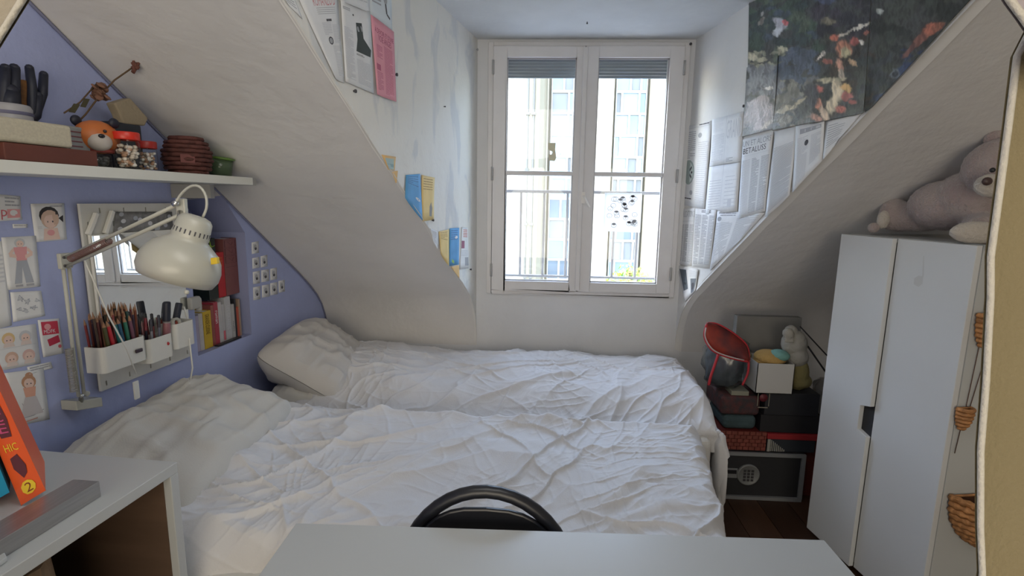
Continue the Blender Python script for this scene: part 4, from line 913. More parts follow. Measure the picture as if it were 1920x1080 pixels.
# grey metal box
METAL = mat('brushed_metal', (.42, .41, .40), .38, metal=.85, var=.08, vscale=6, stretch=(30, 1, 30))
f1_ = zat(190, 931, UZ); f0_ = zat(15, 1042, UZ); dv = (f0_-f1_).normalized(); perp = V(dv.y, -dv.x, 0)
if perp.x > 0: perp = -perp
m = MB(); m.box(f1_+V(0, 0, .0005), dv*.42, perp*.055, V(0, 0, .032)); o = m.build('metal_box', METAL, bevel=.001); meta(o, 'long grey brushed metal box on the low bookcase', 'box')
# books leaning
def plank_book(lbl, q, thick, cov, Yb, deco, wvec):
    """q: px quad of spine TL TR BR BL on plane Y=Yb, pages behind"""
    P4 = [yat(x, y, Yb) for x, y in q]; low = min(p.z for p in P4)
    P4 = [p+V(0, 0, UZ+.001-low) for p in P4] if abs(UZ+.001-low) < .2 else P4
    root = thing('book', lbl, 'book', (P4[2].x, Yb, UZ))
    w_ = wvec
    n_ = (P4[1]-P4[0]).cross(P4[3]-P4[0]).normalized()
    if n_.y > 0: n_ = -n_
    e1 = (P4[1]-P4[0]).normalized()*.002
    m = MB()
    for a, b, c, d in ((0, 1, 2, 3),): m.extr([P4[0], P4[1], P4[2], P4[3]], w_*.004/w_.length)
    m.extr([P4[1], P4[2], P4[2]-e1, P4[1]-e1], w_); m.extr([P4[0], P4[3], P4[3]+e1, P4[0]+e1], w_); m.build('cover', cov, root, bevel=.0008)
    t_ = (P4[3]-P4[0]).normalized()*.003
    m = MB(); m.extr([P4[0]+w_*.05+e1*1.1+t_, P4[1]+w_*.05-e1*1.1+t_, P4[2]+w_*.05-e1*1.1-t_, P4[3]+w_*.05+e1*1.1-t_], w_*.92); m.build('pages', PAPERC, root)
    S_ = type('S', (), {})(); S_.at = lambda u, v, d=0: P4[0].lerp(P4[1], u).lerp(P4[3].lerp(P4[2], u), v)+n_*(d+.0003); S_.thick = 0; S_.o = root
    p = Print(S_); deco(p); p.done('spine_print')
Yb = zat(62, 950, UZ).y
YL2 = cm('e0c030'); DKR = cm('5a2630')
def dk1(p):
    p.poly([(.25, .1), (.72, .1), (.8, .36), (.7, .5), (.3, .5), (.2, .36)], DKR)
    for i, c in enumerate('ROCE'): p.word(c, .34, .12+.09*i, .66, .195+.09*i, cm('c04a78'))
    p.word('HIC', .25, .55, .75, .61, YL2); p.poly([(.3, .66), (.6, .64), (.75, .74), (.68, .8), (.5, .83), (.28, .74)], DKR)
    p.ell(.52, .905, .28, .055, YL2, 9); p.word('2', .4, .87, .66, .94, cm('7a3010'))
plank_book('leaning orange book numbered 2 on the low bookcase', [(-62, 715), (-10, 722), (88, 935), (42, 963)], .02, mat('orange_cover', (.72, .10, .02), .35), Yb, dk1, V(-.05, .13, 0).normalized()*-.0+V(-.10, .10, 0))
def dk2(p): p.ell(.5, .8, .4, .07, YL2, 9); p.word('1', .4, .75, .65, .85, cm('7a3010')); p.word('HIC', .2, .5, .8, .58, YL2)
plank_book('leaning turquoise book left of the orange one', [(-120, 740), (-66, 735), (23, 958), (-25, 985)], .02, mat('teal_cover', (.01, .25, .42), .35), Yb-.01, dk2, V(-.10, .10, 0))
m = MB(); q = [zat(x, y, UZ+.001) for x, y in ((-45, 1000), (-2, 1022), (14, 1052), (-30, 1085))]
m.extr(q, V(0, 0, .008)); o = m.build('notebook', WHITE, bevel=.001); meta(o, 'white notebook corner at the bottom left edge', 'book')

# ---------------------------------------------------------------- wall shelf and what stands on it
SHO = .225; SZ0, SZ1 = 1.420, 1.447
s_end = s_of(LW(474, 335, SHO))
shf = thing('wall_shelf', 'long white shelf on the lilac wall above the pegboard', 'shelf', lw(s_end-.6, SZ0))
m = MB(); m.box(lw(-2.35, SZ0, .001), eL*(s_end+2.35), nL*(SHO-.001), V(0, 0, SZ1-SZ0)); m.build('board', mat('shelf_white', (.68, .69, .64), .4), shf, bevel=.0015)
m = MB(); m.box(lw(s_end+.0005, SZ0-.001, .03), eL*.02, nL*(SHO-.031), V(0, 0, SZ1-SZ0)); m.build('end_cap', mat('cap_grey', (.3, .3, .29), .5), shf)
for sx in (-1.1, -1.9):
    m = MB(); m.box(lw(sx, SZ0-.05, .001), eL*.02, nL*.15, V(0, 0, .048)); m.build('bracket', mat('cap_grey'), shf)
bp_ = s_of(LW(338, 350)); m = MB(); m.box(lw(bp_-.03, SZ0-.035, .001), eL*.045, nL*.02, V(0, 0, .034)); m.build('bracket', mat('cap_grey'), shf)
def S(px, off): # point on the shelf top seen at column px with the given distance from wall
    q = LW(px, 300, off); return V(q.x, q.y, SZ1+.0008)
def lbox(mb, c, ls, ld, h, mi=0, z0=0): mb.box(c-eL*ls/2-nL*ld/2+V(0, 0, z0), eL*ls, nL*ld, V(0, 0, h), mi)
def zt(px, py, off): return LW(px, py, off).z-SZ1
hb = zt(60, 262, .19)
c = S(55, .14); m = MB(); lbox(m, c, .22, .14, .037); o = m.build('box', mat('red_brown_box', (.115, .03, .018), .6, var=.1), bevel=.002); meta(o, 'flat reddish brown box at left end of the shelf', 'box')
c = S(20, .15); m = MB(); lbox(m, c, .20, .12, .052, z0=.0385); o = m.build('box', mat('cream_block', (.50, .46, .35), .6, var=.08, vscale=30, stretch=(1, 6, 6)), bevel=.008, seg=3); meta(o, 'cream rounded box lying on the reddish brown box', 'box')
c = S(25, .045)+V(0, 0, 0); pot = thing('pot', 'pale grey ceramic pot at left on the shelf', 'pot', c)
m = MB(); m.lathe(c, (0, 0, 1), [(0, 0), (0, .04), (.03, .046), (.132, .048), (.140, .044), (.140, .04), (.06, .038), (.05, 0)], 24); m.build('body', mat('pot_grey', (.36, .36, .38), .4, var=.06), pot)
m = MB(); m.lathe(c+V(0, 0, .115), (0, 0, 1), [(0, .0484), (.004, .049), (.008, .0484)], 24); m.build('band', mat('pot_line', (.12, .12, .2), .5), pot)
NAVY = mat('navy_rubber', (.012, .015, .03), .5)
cac = thing('rubber_hand', 'blue-black finger-like rubber stems standing in the pale pot', 'ornament', c+V(0, 0, .05))
pz = lambda px, py: LW(px, py, .045)
for pts, r in (([(6, 215), (8, 160), (10, 128)], .012), ([(28, 212), (26, 165), (27, 128)], .0125), ([(60, 212), (60, 165), (55, 128)], .0105), ([(70, 205), (80, 175), (82, 140)], .0105), ([(15, 215), (17, 190), (18, 172)], .022), ([(66, 215), (68, 200), (70, 180)], .013)):
    P_ = [c+V(0, 0, .055)]+[pz(*q) for q in pts]; m = MB(); m.tube(P_, [r*.7, r, r, r*.9], 10); m.ell(P_[-1], r*.92, n=10); m.build('finger', NAVY, cac)
m = MB(); m.tube([c+V(.0, .03, .06), LW(45, 190, .03), LW(44, 152, .03)], [.004, .01, .014], 8); o = m.build('dried_bud', mat('rusty_bud', (.16, .07, .02), .8, var=.3, vscale=60)); meta(o, 'small rusty dried bud between the dark stems', 'dried flower')
c = S(116, .09); m = MB(); lbox(m, c, .105, .10, .10); bk = m.build('tin_box', mat('pale_tin', (.24, .25, .25), .45, var=.1, vscale=40), bevel=.004); meta(bk, 'pale grey floral tin box beside the tiger head', 'tin')
m = MB(); rr = random.Random(8)
for i in range(14):
    u_, h_ = rr.uniform(-.045, .045), rr.uniform(.01, .04); m.ell(c+eL*u_+nL*.0505+V(0, 0, h_), .005, .002, .005, n=8, m=i % 2)
for i in range(5): m.box(c+eL*-.035+nL*.0503+V(0, 0, .085-.012*i), eL*.05, nL*.0005, V(0, 0, .003), 0)
m.build('flower_print', [mat('print_red', (.16, .05, .06), .6), mat('print_dark', (.05, .07, .05), .6)], bk)
# tiger head tin
TIG = mat('tiger_orange', (.52, .15, .035), .45, var=.06)
tcen = LW(180, 240, .13); ts = thing('tiger_head', 'orange tiger-face figure with black ears on the shelf', 'figurine', V(tcen.x, tcen.y, SZ1+.042))
R3 = Matrix(((eL.x, nL.x, 0), (eL.y, nL.y, 0), (0, 0, 1)))
rad = .047
tcen.z = SZ1+.042+.040
m = MB(); m.ell(tcen, .058, .044, .044, n=22, R=R3); m.build('face', TIG, ts)
viewd = (CAM-tcen).normalized()
side = V(0, 0, 1).cross(viewd).normalized()
for sx in (-1, 1):
    m = MB(); m.ell(tcen+side*(sx*.040)+V(0, 0, .040), .015, .009, .014, n=14, R=R3); m.build('ear', NAVY, ts)
m = MB(); m.ell(tcen+viewd*.028-V(0, 0, .010)+side*.004, .032, .026, .026, n=18, R=R3); m.build('muzzle', mat('tiger_white', (.50, .46, .42), .5), ts)
m = MB(); m.ell(tcen+viewd*.051+V(0, 0, .004)+side*.010, .009, .006, .006, n=12, R=R3); m.build('nose', BLACK, ts)
for i in range(4):
    m = MB(); q = tcen-side*(.051)+viewd*.014+V(0, 0, .016-.013*i); m.ell(q, .009, .009, .0035, n=10, R=R3); m.build('stripe', BLACKM, ts)
m = MB(); m.ell(tcen+viewd*.040+side*.018+V(0, 0, .017), .0045, n=10); m.ell(tcen+viewd*.040-side*.013+V(0, 0, .017), .0045, n=10); m.build('eye', BLACK, ts)
m = MB(); m.lathe(V(tcen.x, tcen.y, SZ1+.041), (0, 0, 1), [(0, 0), (0, .036), (.009, .036), (.009, 0)], 24); m.build('neck_ring', mat('tiger_red', (.22, .04, .03), .5), ts)
# glass jar helper
JAR = thin_glass('jar_glass', (.93, .95, .94), .02)
REDL = mat('red_lid', (.60, .03, .015), .35)
def jar(lbl, c, r, h, lidm, fill, seed):
    j = thing('jar', lbl, 'jar', c, 'glass jars on the shelf'); m = MB(); m.lathe(c+V(0, 0, .0), (0, 0, 1), [(0, 0), (0, r*.95), (.005, r), (h*.85, r), (h*.93, r*.85), (h, r*.85)], 26); m.build('glass', JAR, j)
    if lidm:
        m = MB(); m.lathe(c+V(0, 0, h-.004), (0, 0, 1), [(0, r*.93), (0, r*1.0), (.003, r*1.03), (.018, r*1.03), (.021, r*.98), (.021, 0)], 28); m.build('lid', lidm, j)
    m = MB(); r_ = random.Random(seed)
    for i in range(70):
        a = r_.random()*6.28; q = r_.random()**.5*r*.8; m.ell(c+V(q*math.cos(a)*.9, q*math.sin(a)*.9, .008+(h*.84-.014)*r_.random()), r*.26, r*.19, r*.15, n=7, m=r_.randrange(3), R=Matrix.Rotation(r_.random()*3, 3, 'X'))
    o = m.build('shell_filling', fill, j); o['kind'] = 'stuff'
SH = [mat('shell_white', (.75, .70, .66), .5), mat('shell_brown', (.42, .24, .15), .5), mat('shell_cream', (.60, .52, .44), .5)]
DF = [mat('dk_fill', (.05, .055, .055), .6), mat('dk_fill2', (.10, .10, .095), .6), mat('dk_fill3', (.03, .03, .03), .6)]
jar('front glass jar of shells with a bright red lid', S(240, .18), .032, .082, REDL, SH, 2)
jar('second glass jar of shells with red lid, behind the front one', S(277, .14), .026, .070, mat('red_lid2', (.34, .02, .015), .4), SH, 3)
jar('dark squat glass jar under the tiger head', S(176, .13), .040, .04, None, DF, 4)
# dried rose
st = mat('dried_stem', (.10, .06, .03), .8)
def fr(px, py):
    a = LW(px, py, .09); b = onpl(px, py, (0, 2.9, .797), V(0, SL, 1).normalized())
    return a if (a-CAM).length < (b-CAM).length-.02 else CAM+(b-CAM)*(1-.02/(b-CAM).length)
ro = thing('dried_rose', 'dried rose with a long stem leaning behind the tiger', 'dried flower', V(LW(140, 240, .07).x, LW(140, 240, .07).y, SZ1+.1))
m = MB(); m.tube([LW(140, 235, .07), LW(160, 215, .08), fr(185, 182), fr(215, 150), fr(248, 127)], .0022, 6); m.tube([LW(120, 212, .08), LW(150, 192, .08), fr(180, 158)], .002, 6); m.build('stem', st, ro)
m = MB(); rr = random.Random(2)
for i in range(26):
    a = rr.random()*6.28; q = fr(188, 172)+V(.022*math.cos(a)*rr.random(), .022*math.sin(a)*rr.random(), .018*rr.uniform(-1, 1)); m.ell(q, .012, .004, .010, n=8, R=Matrix.Rotation(rr.random()*6, 3, 'Z') @ Matrix.Rotation(rr.random(), 3, 'X'))
m.build('bloom', mat('dried_petals', (.17, .085, .055), .85, var=.3, vscale=50), ro)
m = MB()
for i in range(12):
    a = i*.52; q = fr(254, 126); m.tube([q, q+V(.012*math.cos(a), .012*math.sin(a)*.5, .017*math.sin(a*1.7))], [.006, .003], 6)
m.build('seed_head', mat('seed_red', (.13, .05, .035), .85), ro)
for a, b in (((128, 210), (150, 196)), ((150, 200), (168, 186))):
    m = MB(); p0, p1 = fr(*a), fr(*b); d = p1-p0; n_ = V(0, 0, .012); m.add([p0, p0+d*.5+n_, p1, p0+d*.5-n_], [(0, 1, 2, 3)]); m.add([p0+nL*.001, p0+d*.5+n_+nL*.001, p1+nL*.001, p0+d*.5-n_+nL*.001], [(0, 1, 2, 3)]); m.build('leaf', mat('dried_leaf', (.07, .065, .035), .85), ro)
# beige origami / felt hat
m = MB(); tri = [LW(x, y, .06) for x, y in ((197, 193), (228, 184), (262, 222), (256, 236), (214, 232), (208, 214))]
m.extr(tri, nL*.03); o = m.build('felt_hat', mat('beige_felt', (.30, .25, .17), .9, bump=.3, bscale=120), bevel=.004); meta(o, 'beige pointed felt shape behind the red lidded jars', 'ornament')
pc = S(228, .06); m = MB(); lbox(m, pc, .10, .06, max(.03, tri[3].z-SZ1-.003)); o = m.build('box', mat('navy_box', (.02, .025, .035), .6), bevel=.003); meta(o, 'dark navy box holding up the beige felt shape', 'box')
# woven round basket
c = S(352, .125); rb = thing('woven_basket', 'dark red-brown woven round basket on the shelf', 'basket', c)
DW = mat('dark_wicker', (.10, .032, .026), .75, var=.35, vscale=40, bump=.5, bscale=90)
m = MB(); hh = .108
for i in range(9):
    t = i/8; r = .068*math.sqrt(max(.12, 1-((t-.45)/.75)**2)); path = [c+V(r*(1+.04*math.sin(j*math.pi*.5*1.0+i*math.pi))*math.cos(2*math.pi*j/32), r*(1+.04*math.sin(j*math.pi*.5+i*math.pi))*math.sin(2*math.pi*j/32), .006+hh*t) for j in range(32)]
    m.tube(path, .0072, 6, closed=True)
m.build('weave', DW, rb)
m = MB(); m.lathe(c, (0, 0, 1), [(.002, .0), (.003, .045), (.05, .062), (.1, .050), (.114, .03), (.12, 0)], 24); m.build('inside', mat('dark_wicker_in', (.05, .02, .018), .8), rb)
m = MB(); lbox(m, c, .05, .004, .03); 
q = c+(CAM-c).normalized()*.070; q.z = c.z+.035; m = MB(); m.box(q-side*.02, side*.04, viewd*.003, V(0, 0, .026)); m.build('label_patch', mat('patch_red', (.17, .06, .055), .8), rb)
# green glass tumbler
GG = mat('green_glass', (.09, .15, .07), .1, trans=.6)
c = S(412, .14); gc = thing('tumbler', 'small green glass tumbler at the shelf end', 'glass', c)
m = MB(); m.lathe(c, (0, 0, 1), [(0, 0), (0, .034), (.062, .045), (.062, .042), (.006, .031), (.006, 0)], 26); m.build('body', mat('green_plastic', (.085, .13, .075), .2, alpha=.8), gc)
m = MB(); m.lathe(c+V(.010, -.004, .056), (.1, .02, 1), [(0, .02), (.004, .042), (.009, .042), (.012, .02), (.012, 0)], 24); m.build('rim', mat('green_rim', (.10, .19, .035), .3), gc)

# ---------------------------------------------------------------- pegboard
pgb = thing('pegboard', 'white slotted pegboard on the lilac wall', 'pegboard', LW(190, 735))
s0 = s_of(LW(149, 382, .02)); s1 = s_of(LW(335, 382, .02)); z0, z1 = .794, 1.351
PEG = mat('pegboard_white', (.56, .56, .53), .5, var=.04, vscale=12)
slots = []
ns, nzz = 9, 14
for i in range(ns):
    for j in range(nzz):
        cx2 = s0+.02+(s1-s0-.04)*i/(ns-1); cz2 = z0+.02+(z1-z0-.04)*j/(nzz-1)
        if (i+j) % 2 == 0: slots.append((cx2, cz2))
m = MB(); hol = [[(a-.0025, b-.0075), (a+.0025, b-.0075), (a+.0025, b+.0075), (a-.0025, b+.0075)] for a, b in slots]
holed(m, [(s0, z0), (s1, z0), (s1, z1), (s0, z1)], hol, lambda a, b: lw(a, b, .02))
for h_ in hol:
    for i in range(4): a, b = h_[i], h_[(i+1) % 4]; m.quad(lw(*a, .02), lw(*b, .02), lw(*b, .015), lw(*a, .015))
for a, b in (((s0, z0), (s1, z0)), ((s1, z0), (s1, z1)), ((s1, z1), (s0, z1)), ((s0, z1), (s0, z0))): m.quad(lw(*a, .02), lw(*b, .02), lw(*b, .012), lw(*a, .012))
m.build('board', PEG, pgb)
m = MB(); m.box(lw(s0+.002, z0+.002, .008), eL*(s1-s0-.004), nL*.004, V(0, 0, z1-z0-.004)); m.build('backing', mat('slot_dark', (.10, .10, .12), .8), pgb)
for a in (s0+.02, s1-.03):
    for b in (z0+.02, z1-.03): 
        m = MB(); m.box(lw(a, b, .0005), eL*.01, nL*.0075, V(0, 0, .01)); m.build('spacer', PLASTIC, pgb)
# mirror
MY = 1.0
mr = thing('mirror', 'square mirror hung on the pegboard, reflecting the window', 'mirror', LW(260, 640, .03))
ma0 = s_of(LW(184, 560, .035)); ma1 = s_of(LW(352, 560, .035)); mz0, mz1 = .895, 1.262
m = MB(); m.box(lw(ma0, mz0, .024), eL*(ma1-ma0), nL*.008, V(0, 0, mz1-mz0)); m.build('backing', PLASTIC, mr, bevel=.001)
mo = lw(ma0+.003, mz0+.003, .0385); mx_ = eL*(ma1-ma0-.006)-nL*.0042*MY; m = MB(); m.box(mo, mx_, nL*.002, V(0, 0, mz1-mz0-.006)-nL*.0058); m.build('glass', mat('mirror_glass', (.86, .88, .86), .01, metal=1), mr)
# white clips & dark photo strip above mirror
for a, b, lbl in (((168, 440), (182, 400), 'left white slanted bar clip near the pegboard top'), ((200, 438), (212, 396), 'right white slanted bar clip near the pegboard top')):
    P0_, P1_ = LW(a[0]-2, a[1], .03), LW(b[0], b[1], .03); d = (P1_-P0_); q = d.normalized().cross(nL)*.006
    m = MB(); m.box(P0_-q-nL*.008, d, q*2, nL*.012); o = m.build('bar_clip', PLASTIC, bevel=.002); meta(o, lbl, 'clip')
s = paper('photo_strip', 'dark scribbled photo strip above the mirror on the pegboard', 'photo', [LW(217, 397, .0215), LW(322, 397, .0215), LW(325, 438, .0215), LW(212, 439, .0215)], nL, mat('photo_dark', (.09, .09, .095), .4, col2=(.22, .22, .22), vscale=40), curl=.0005)
p = Print(s)
for i in range(12): p.ell(random.uniform(.05, .95), random.uniform(.1, .9), .04, .1, [INKL, INK, GREYP][i % 3], 9)
p.done()
# cups
def cup(lbl, pl_, pr_, ptop, pbot, off0, off1, rnd=False, deco=None):
    a0 = s_of(LW(pl_, (ptop+pbot)/2, off1)); a1 = s_of(LW(pr_, (ptop+pbot)/2, off1)); zt_ = LW((pl_+pr_)/2, ptop, off1).z; zb_ = LW((pl_+pr_)/2, pbot, off1).z
    c = thing('pegboard_cup', lbl, 'cup', lw((a0+a1)/2, zb_, off0)); m = MB(); th = .002
    n = 6; r = min(.014, (off1-off0)*.3, (a1-a0)*.3)
    out = [(a0, off0)]
    for k in range(n+1): q = math.pi/2*k/n; out.append((a0+r-r*math.cos(q), off1-r+r*math.sin(q)))
    for k in range(n+1): q = math.pi/2*k/n; out.append((a1-r+r*math.sin(q), off1-r+r*math.cos(q)))
    out.append((a1, off0)); cxm, com = (a0+a1)/2, (off0+off1)/2
    inn = [(cxm+(x-cxm)*(1-2*th/(a1-a0)), com+(y-com)*(1-2*th/(off1-off0))) for x, y in out]
    N_ = len(out); vs = [lw(x, zb_, y) for x, y in out]+[lw(x, zt_, y) for x, y in out]+[lw(x, zt_, y) for x, y in inn]+[lw(x, zb_+.003, y) for x, y in inn]
    fs = [tuple(range(N_))[::-1], tuple(range(3*N_, 4*N_))]
    for l in range(3):
        for i in range(N_): fs.append((l*N_+i, l*N_+(i+1) % N_, (l+1)*N_+(i+1) % N_, (l+1)*N_+i))
    m.add(vs, fs); m.build('body', PLASTIC, c)
    if deco: deco(c, a0, a1, off1, zb_, zt_)
    return (a0, a1, off0, off1, zb_, zt_)
def dc1(c, a0, a1, o1, zb_, zt_):
    m = MB(); q = LW(259, 657, o1+.001); m.box(q-eL*.012-V(0, 0, .006), eL*.024, nL*.006, V(0, 0, .011)); o = m.build('charm', mat('dark_charm', (.03, .012, .02), .3), c, bevel=.002); o['label'] = 'dark red-black stuck-on charm'
def dc2(c, a0, a1, o1, zb_, zt_):
    m = MB(); q = LW(315, 644, o1+.001); m.ell(q, .006, .003, .006, n=10); o = m.build('charm', mat('red_charm', (.4, .02, .03), .4), c); o['label'] = 'small red stuck-on dot'
C1 = cup('wide white cup packed with coloured pencils on pegboard', 193, 277, 640, 688, .0365, .095, deco=dc1)
C2 = cup('white cup of pens next to the wide pencil cup', 279, 327, 630, 675, .0365, .09, deco=dc2)
C3 = cup('smallest white cup with a tape roll, right on pegboard', 329, 367, 603, 650, .0365, .09)
def stick(name, lbl, cat, base, top, r, body, tip, group=None, capm=None):
    o = thing(name, lbl, cat, base, group); d = (top-base); L_ = d.length; d.normalize()
    m = MB(); m.lathe(base, d, [(0, 0), (0, r), (L_*.88 if not capm else L_*.7, r)], 7); m.build('barrel', body, o)
    m = MB()
    if capm: m.lathe(base, d, [(L_*.7, r*1.12), (L_-.002, r*1.12), (L_, 0)], 9); m.build('cap', capm, o)
    else: m.lathe(base, d, [(L_*.88, r), (L_-.003, r*.25), (L_, 0)], 7); m.build('tip', tip, o)
TIP = mat('pencil_wood', (.30, .16, .09), .7)
pc_cols = ['5a2a26', '6e3a2a', '7a3030', '3c3a2c', '2c4a44', '5c3c3a', '3a2c40', '6a4a3a', '48382c', '2a3a5a']
PN = ['maroon', 'rust brown', 'brick red', 'dark olive', 'dark green', 'dusky pink', 'deep purple', 'tan brown', 'dull brown', 'navy blue']
rn = random.Random(31)
a0, a1, o0, o1, zb_, zt_ = C1
for i in range(34):
    f_ = (i % 17+.5)/17; row = i//17; bs = lw(a0+.008+(a1-a0-.016)*f_, zb_+.006, o0+.012+row*.026+.004*rn.random())
    h_ = .075+.03*rn.random()+zt_-zb_; tp2 = bs+V(0, 0, h_)+eL*(rn.uniform(-.012, .012)-(.012 if f_ < .5 else -.004))+nL*rn.uniform(-.004, .004)
    pk = rn.randrange(10); stick('pencil', '%s coloured pencil in the %s rank of the dense bunch in the wide cup' % (PN[pk], 'back' if row == 0 else 'front'), 'pencil', bs, tp2, .0034, cm(pc_cols[pk], .5), TIP, 'coloured pencils in the wide pegboard cup')
for k, (f_, col, lb) in enumerate(((.34, 'b02a34', 'thick bright red marker at the front of the pencil bunch'), (.52, '2a6a6a', 'teal marker leaning in the pencil bunch'), (.62, '23506e', 'blue marker beside the teal one in the bunch'), (.72, '2f6f5c', 'green marker right of the blue one in the bunch'), (.86, '6e4656', 'mauve marker at right side of the pencil bunch'), (.18, '4a4a2c', 'olive marker at left of the pencil bunch'))):
    bs = lw(a0+.012+(a1-a0-.024)*f_, zb_+.006, o1-.009); tp2 = bs+V(0, 0, zt_-zb_+.066)-eL*(.022 if k < 3 else .012)-nL*.003
    stick('marker', lb, 'marker', bs, tp2, .0055 if k else .0065, cm(col, .4), TIP)
for f_, lb, hh in ((.80, 'tall gold and black brush left of its twin above pencils', .135), (.93, 'tall gold and black brush nearest the pen cup', .13)):
    bs = lw(a0+.012+(a1-a0-.024)*f_, zb_+.006, o0+.03); stick('brush_pen', lb, 'pen', bs, bs+V(0, 0, hh+.02)-eL*.004, .0045, mat('gold_barrel', (.3, .24, .14), .3, metal=.5), TIP, None, BLACK)
a0, a1, o0, o1, zb_, zt_ = C2
for k, col in enumerate(['1a1a22', '20202c', '8a8a94', '9a4a4a', '2a2a38', '6a6a7a', 'a05a5a', '1c1c26', 'b0b0b4']):
    f_ = (k+.5)/9; bs = lw(a0+.007+(a1-a0-.014)*f_, zb_+.006, o0+.012+.025*(k % 3)/2); tp2 = bs+V(0, 0, zt_-zb_+.045+.02*rn.random())+eL*rn.uniform(-.008, .01)
    stick('pen', 'pen in the mixed bundle in the middle white cup', 'pen', bs, tp2, .004, cm(col, .35), INKD, 'pens in the middle pegboard cup', cm(['1a1a22', '7a2a34', '30303c'][k % 3], .3))
def bottle(lbl, base, top, r, bodyc):
    o = thing('paint_marker', lbl, 'marker', base); d = top-base; L_ = d.length; d.normalize()
    m = MB(); m.lathe(base, d, [(0, 0), (0, r), (L_*.6, r), (L_*.62, r*.9)], 16); m.build('barrel', bodyc, o)
    m = MB(); m.lathe(base, d, [(L_*.6, r*.96), (L_*.64, r*.96), (L_*.64, r*.99)], 16); m.build('collar', cm('9a9696', .4), o)
    m = MB(); m.lathe(base, d, [(L_*.645, r*.98), (L_*.97, r*.98), (L_, r*.85), (L_, 0)], 16); m.build('cap', NAVY, o)
bottle('fat black-capped marker with pinkish barrel in the pen cup', lw(a1-.014, zb_+.005, o1-.02), LW(313, 566, .085), .0115, cm('8a5a60', .4))
a0, a1, o0, o1, zb_, zt_ = C3
bottle('fat black-capped marker with orange-red barrel in the small cup', lw(a0+.016, zb_+.005, o0+.018), LW(336, 568, .06), .0115, cm('9a3420', .4))
tc_ = lw(a0+.028, zt_+.0, o0+.034); m = MB()
m.lathe(tc_-nL*.008-V(0, 0, .004), nL+V(0, 0, .25), [(0, .012), (0, .019), (.016, .019), (.016, .012), (0, .012)], 24); o = m.build('tape_roll', mat('tape', (.45, .45, .41), .4)); meta(o, 'roll of pale tape standing in the small pegboard cup', 'tape')
m = MB(); q = LW(366, 570, .05); m.box(q-eL*.028-V(0, 0, .018)-nL*.012, eL*.05, nL*.02, V(0, 0, .045)); m.box(q+eL*.012-V(0, 0, .03)-nL*.012, eL*.018, nL*.018, V(0, 0, .05)); o = m.build('sharpener', mat('grey_plastic', (.34, .34, .32), .5), bevel=.006, seg=3); meta(o, 'pale grey rounded gadget hanging below the lamp shade', 'gadget')

# ---------------------------------------------------------------- clamp lamp
lp = thing('desk_lamp', 'white jointed wall lamp with a domed shade over pegboard', 'lamp', LW(140, 750, .02))
bq = LW(140, 748, .03)
m = MB(); m.box(LW(115, 768, .001), eL*.0+(LW(165, 760, .001)-LW(115, 768, .001)), nL*.05, V(0, 0, .028)); m.lathe(LW(158, 738, .05), nL, [(0, .008), (.012, .008), (.012, 0)], 12); m.build('clamp', LAMPW, lp, bevel=.002)
e0 = LW(152, 742, .075); el = LW(122, 492, .10)
EL2 = el
m = MB(); m.tube([LW(152, 765, .03), LW(152, 742, .06), e0], .006, 8); m.build('pivot', CHROME, lp)
for dx in (-.007, .009):
    m = MB(); m.tube([e0+eL*dx, el+eL*dx-V(0, 0, .0)], .0045, 8); m.build('lower_rod', LAMPW, lp)
hd_ = yat(338, 392, 1.13)
def coil(a, b, r, n, wr):
    a, b = Vector(a), Vector(b); d = b-a; u = d.orthogonal().normalized(); w_ = d.normalized().cross(u); return [a+d*(i/(n*8))+(u*math.cos(i*math.pi/4)+w_*math.sin(i*math.pi/4))*r for i in range(n*8+1)]
m = MB(); m.tube(coil(e0.lerp(el, .05)-eL*.018, e0.lerp(el, .38)-eL*.018, .0085, 30, .001), .0014, 5); m.build('spring', mat('spring_metal', (.45, .43, .38), .4, metal=.8), lp)
m = MB(); m.box(el-eL*.016-V(0, 0, .016)-nL*.006, eL*.032, nL*.012, V(0, 0, .04)); m.build('elbow_plate', LAMPW, lp, bevel=.002)
for dx, dzz in ((-.008, -.008), (.008, -.008), (-.008, .014)):
    m = MB(); m.lathe(el+eL*dx+V(0, 0, dzz)+nL*.004, nL, [(0, .0035), (.005, .0035), (.005, 0)], 8); m.build('bolt', INKD, lp)
for dzz in (.012, -.012):
    m = MB(); m.tube([el+V(0, 0, dzz), hd_+V(0, 0, dzz*1.0)], .0045, 8); m.build('upper_rod', LAMPW, lp)
m = MB(); m.tube(coil(el.lerp(hd_, .06)+V(0, 0, .002), el.lerp(hd_, .42)+V(0, 0, .002), .0085, 30, .001), .0014, 5); m.build('spring', mat('spring_rust', (.22, .13, .12), .5, metal=.5), lp)
ax = (yat(322, 545, 1.085)-yat(370, 405, 1.115)).normalized(); top = yat(370, 404, 1.115)
m = MB(); m.box(hd_-RT*.010-V(0, 0, .022), RT*.02, V(0, .012, 0), V(0, 0, .045)); m.build('head_plate', LAMPW, lp, bevel=.002)
m = MB(); m.tube([hd_+V(0, 0, -.005), top+ax*.035+RT*(-.03)], .006, 8); m.lathe(hd_+V(0, -.012, .012), V(0, -1, 0), [(0, .006), (.008, .006), (.008, 0)], 10); m.build('knuckle', CHROME, lp)
m = MB(); L_ = .165
LS = .92; pr_ = [(0, 0), (.001, .018), (.005, .030), (.014, .037), (.052, .041), (.058, .040), (.066, .050), (.082, .070), (.100, .082), (.122, .0885), (.142, .088), (.160, .080), (.160, .078), (.142, .086), (.1, .079), (.07, .05)]
m.lathe(top, ax, [(a*LS, b*LS) for a, b in pr_], 40); m.build('shade', LAMPW, lp)
u = ax.orthogonal().normalized(); w_ = ax.cross(u)
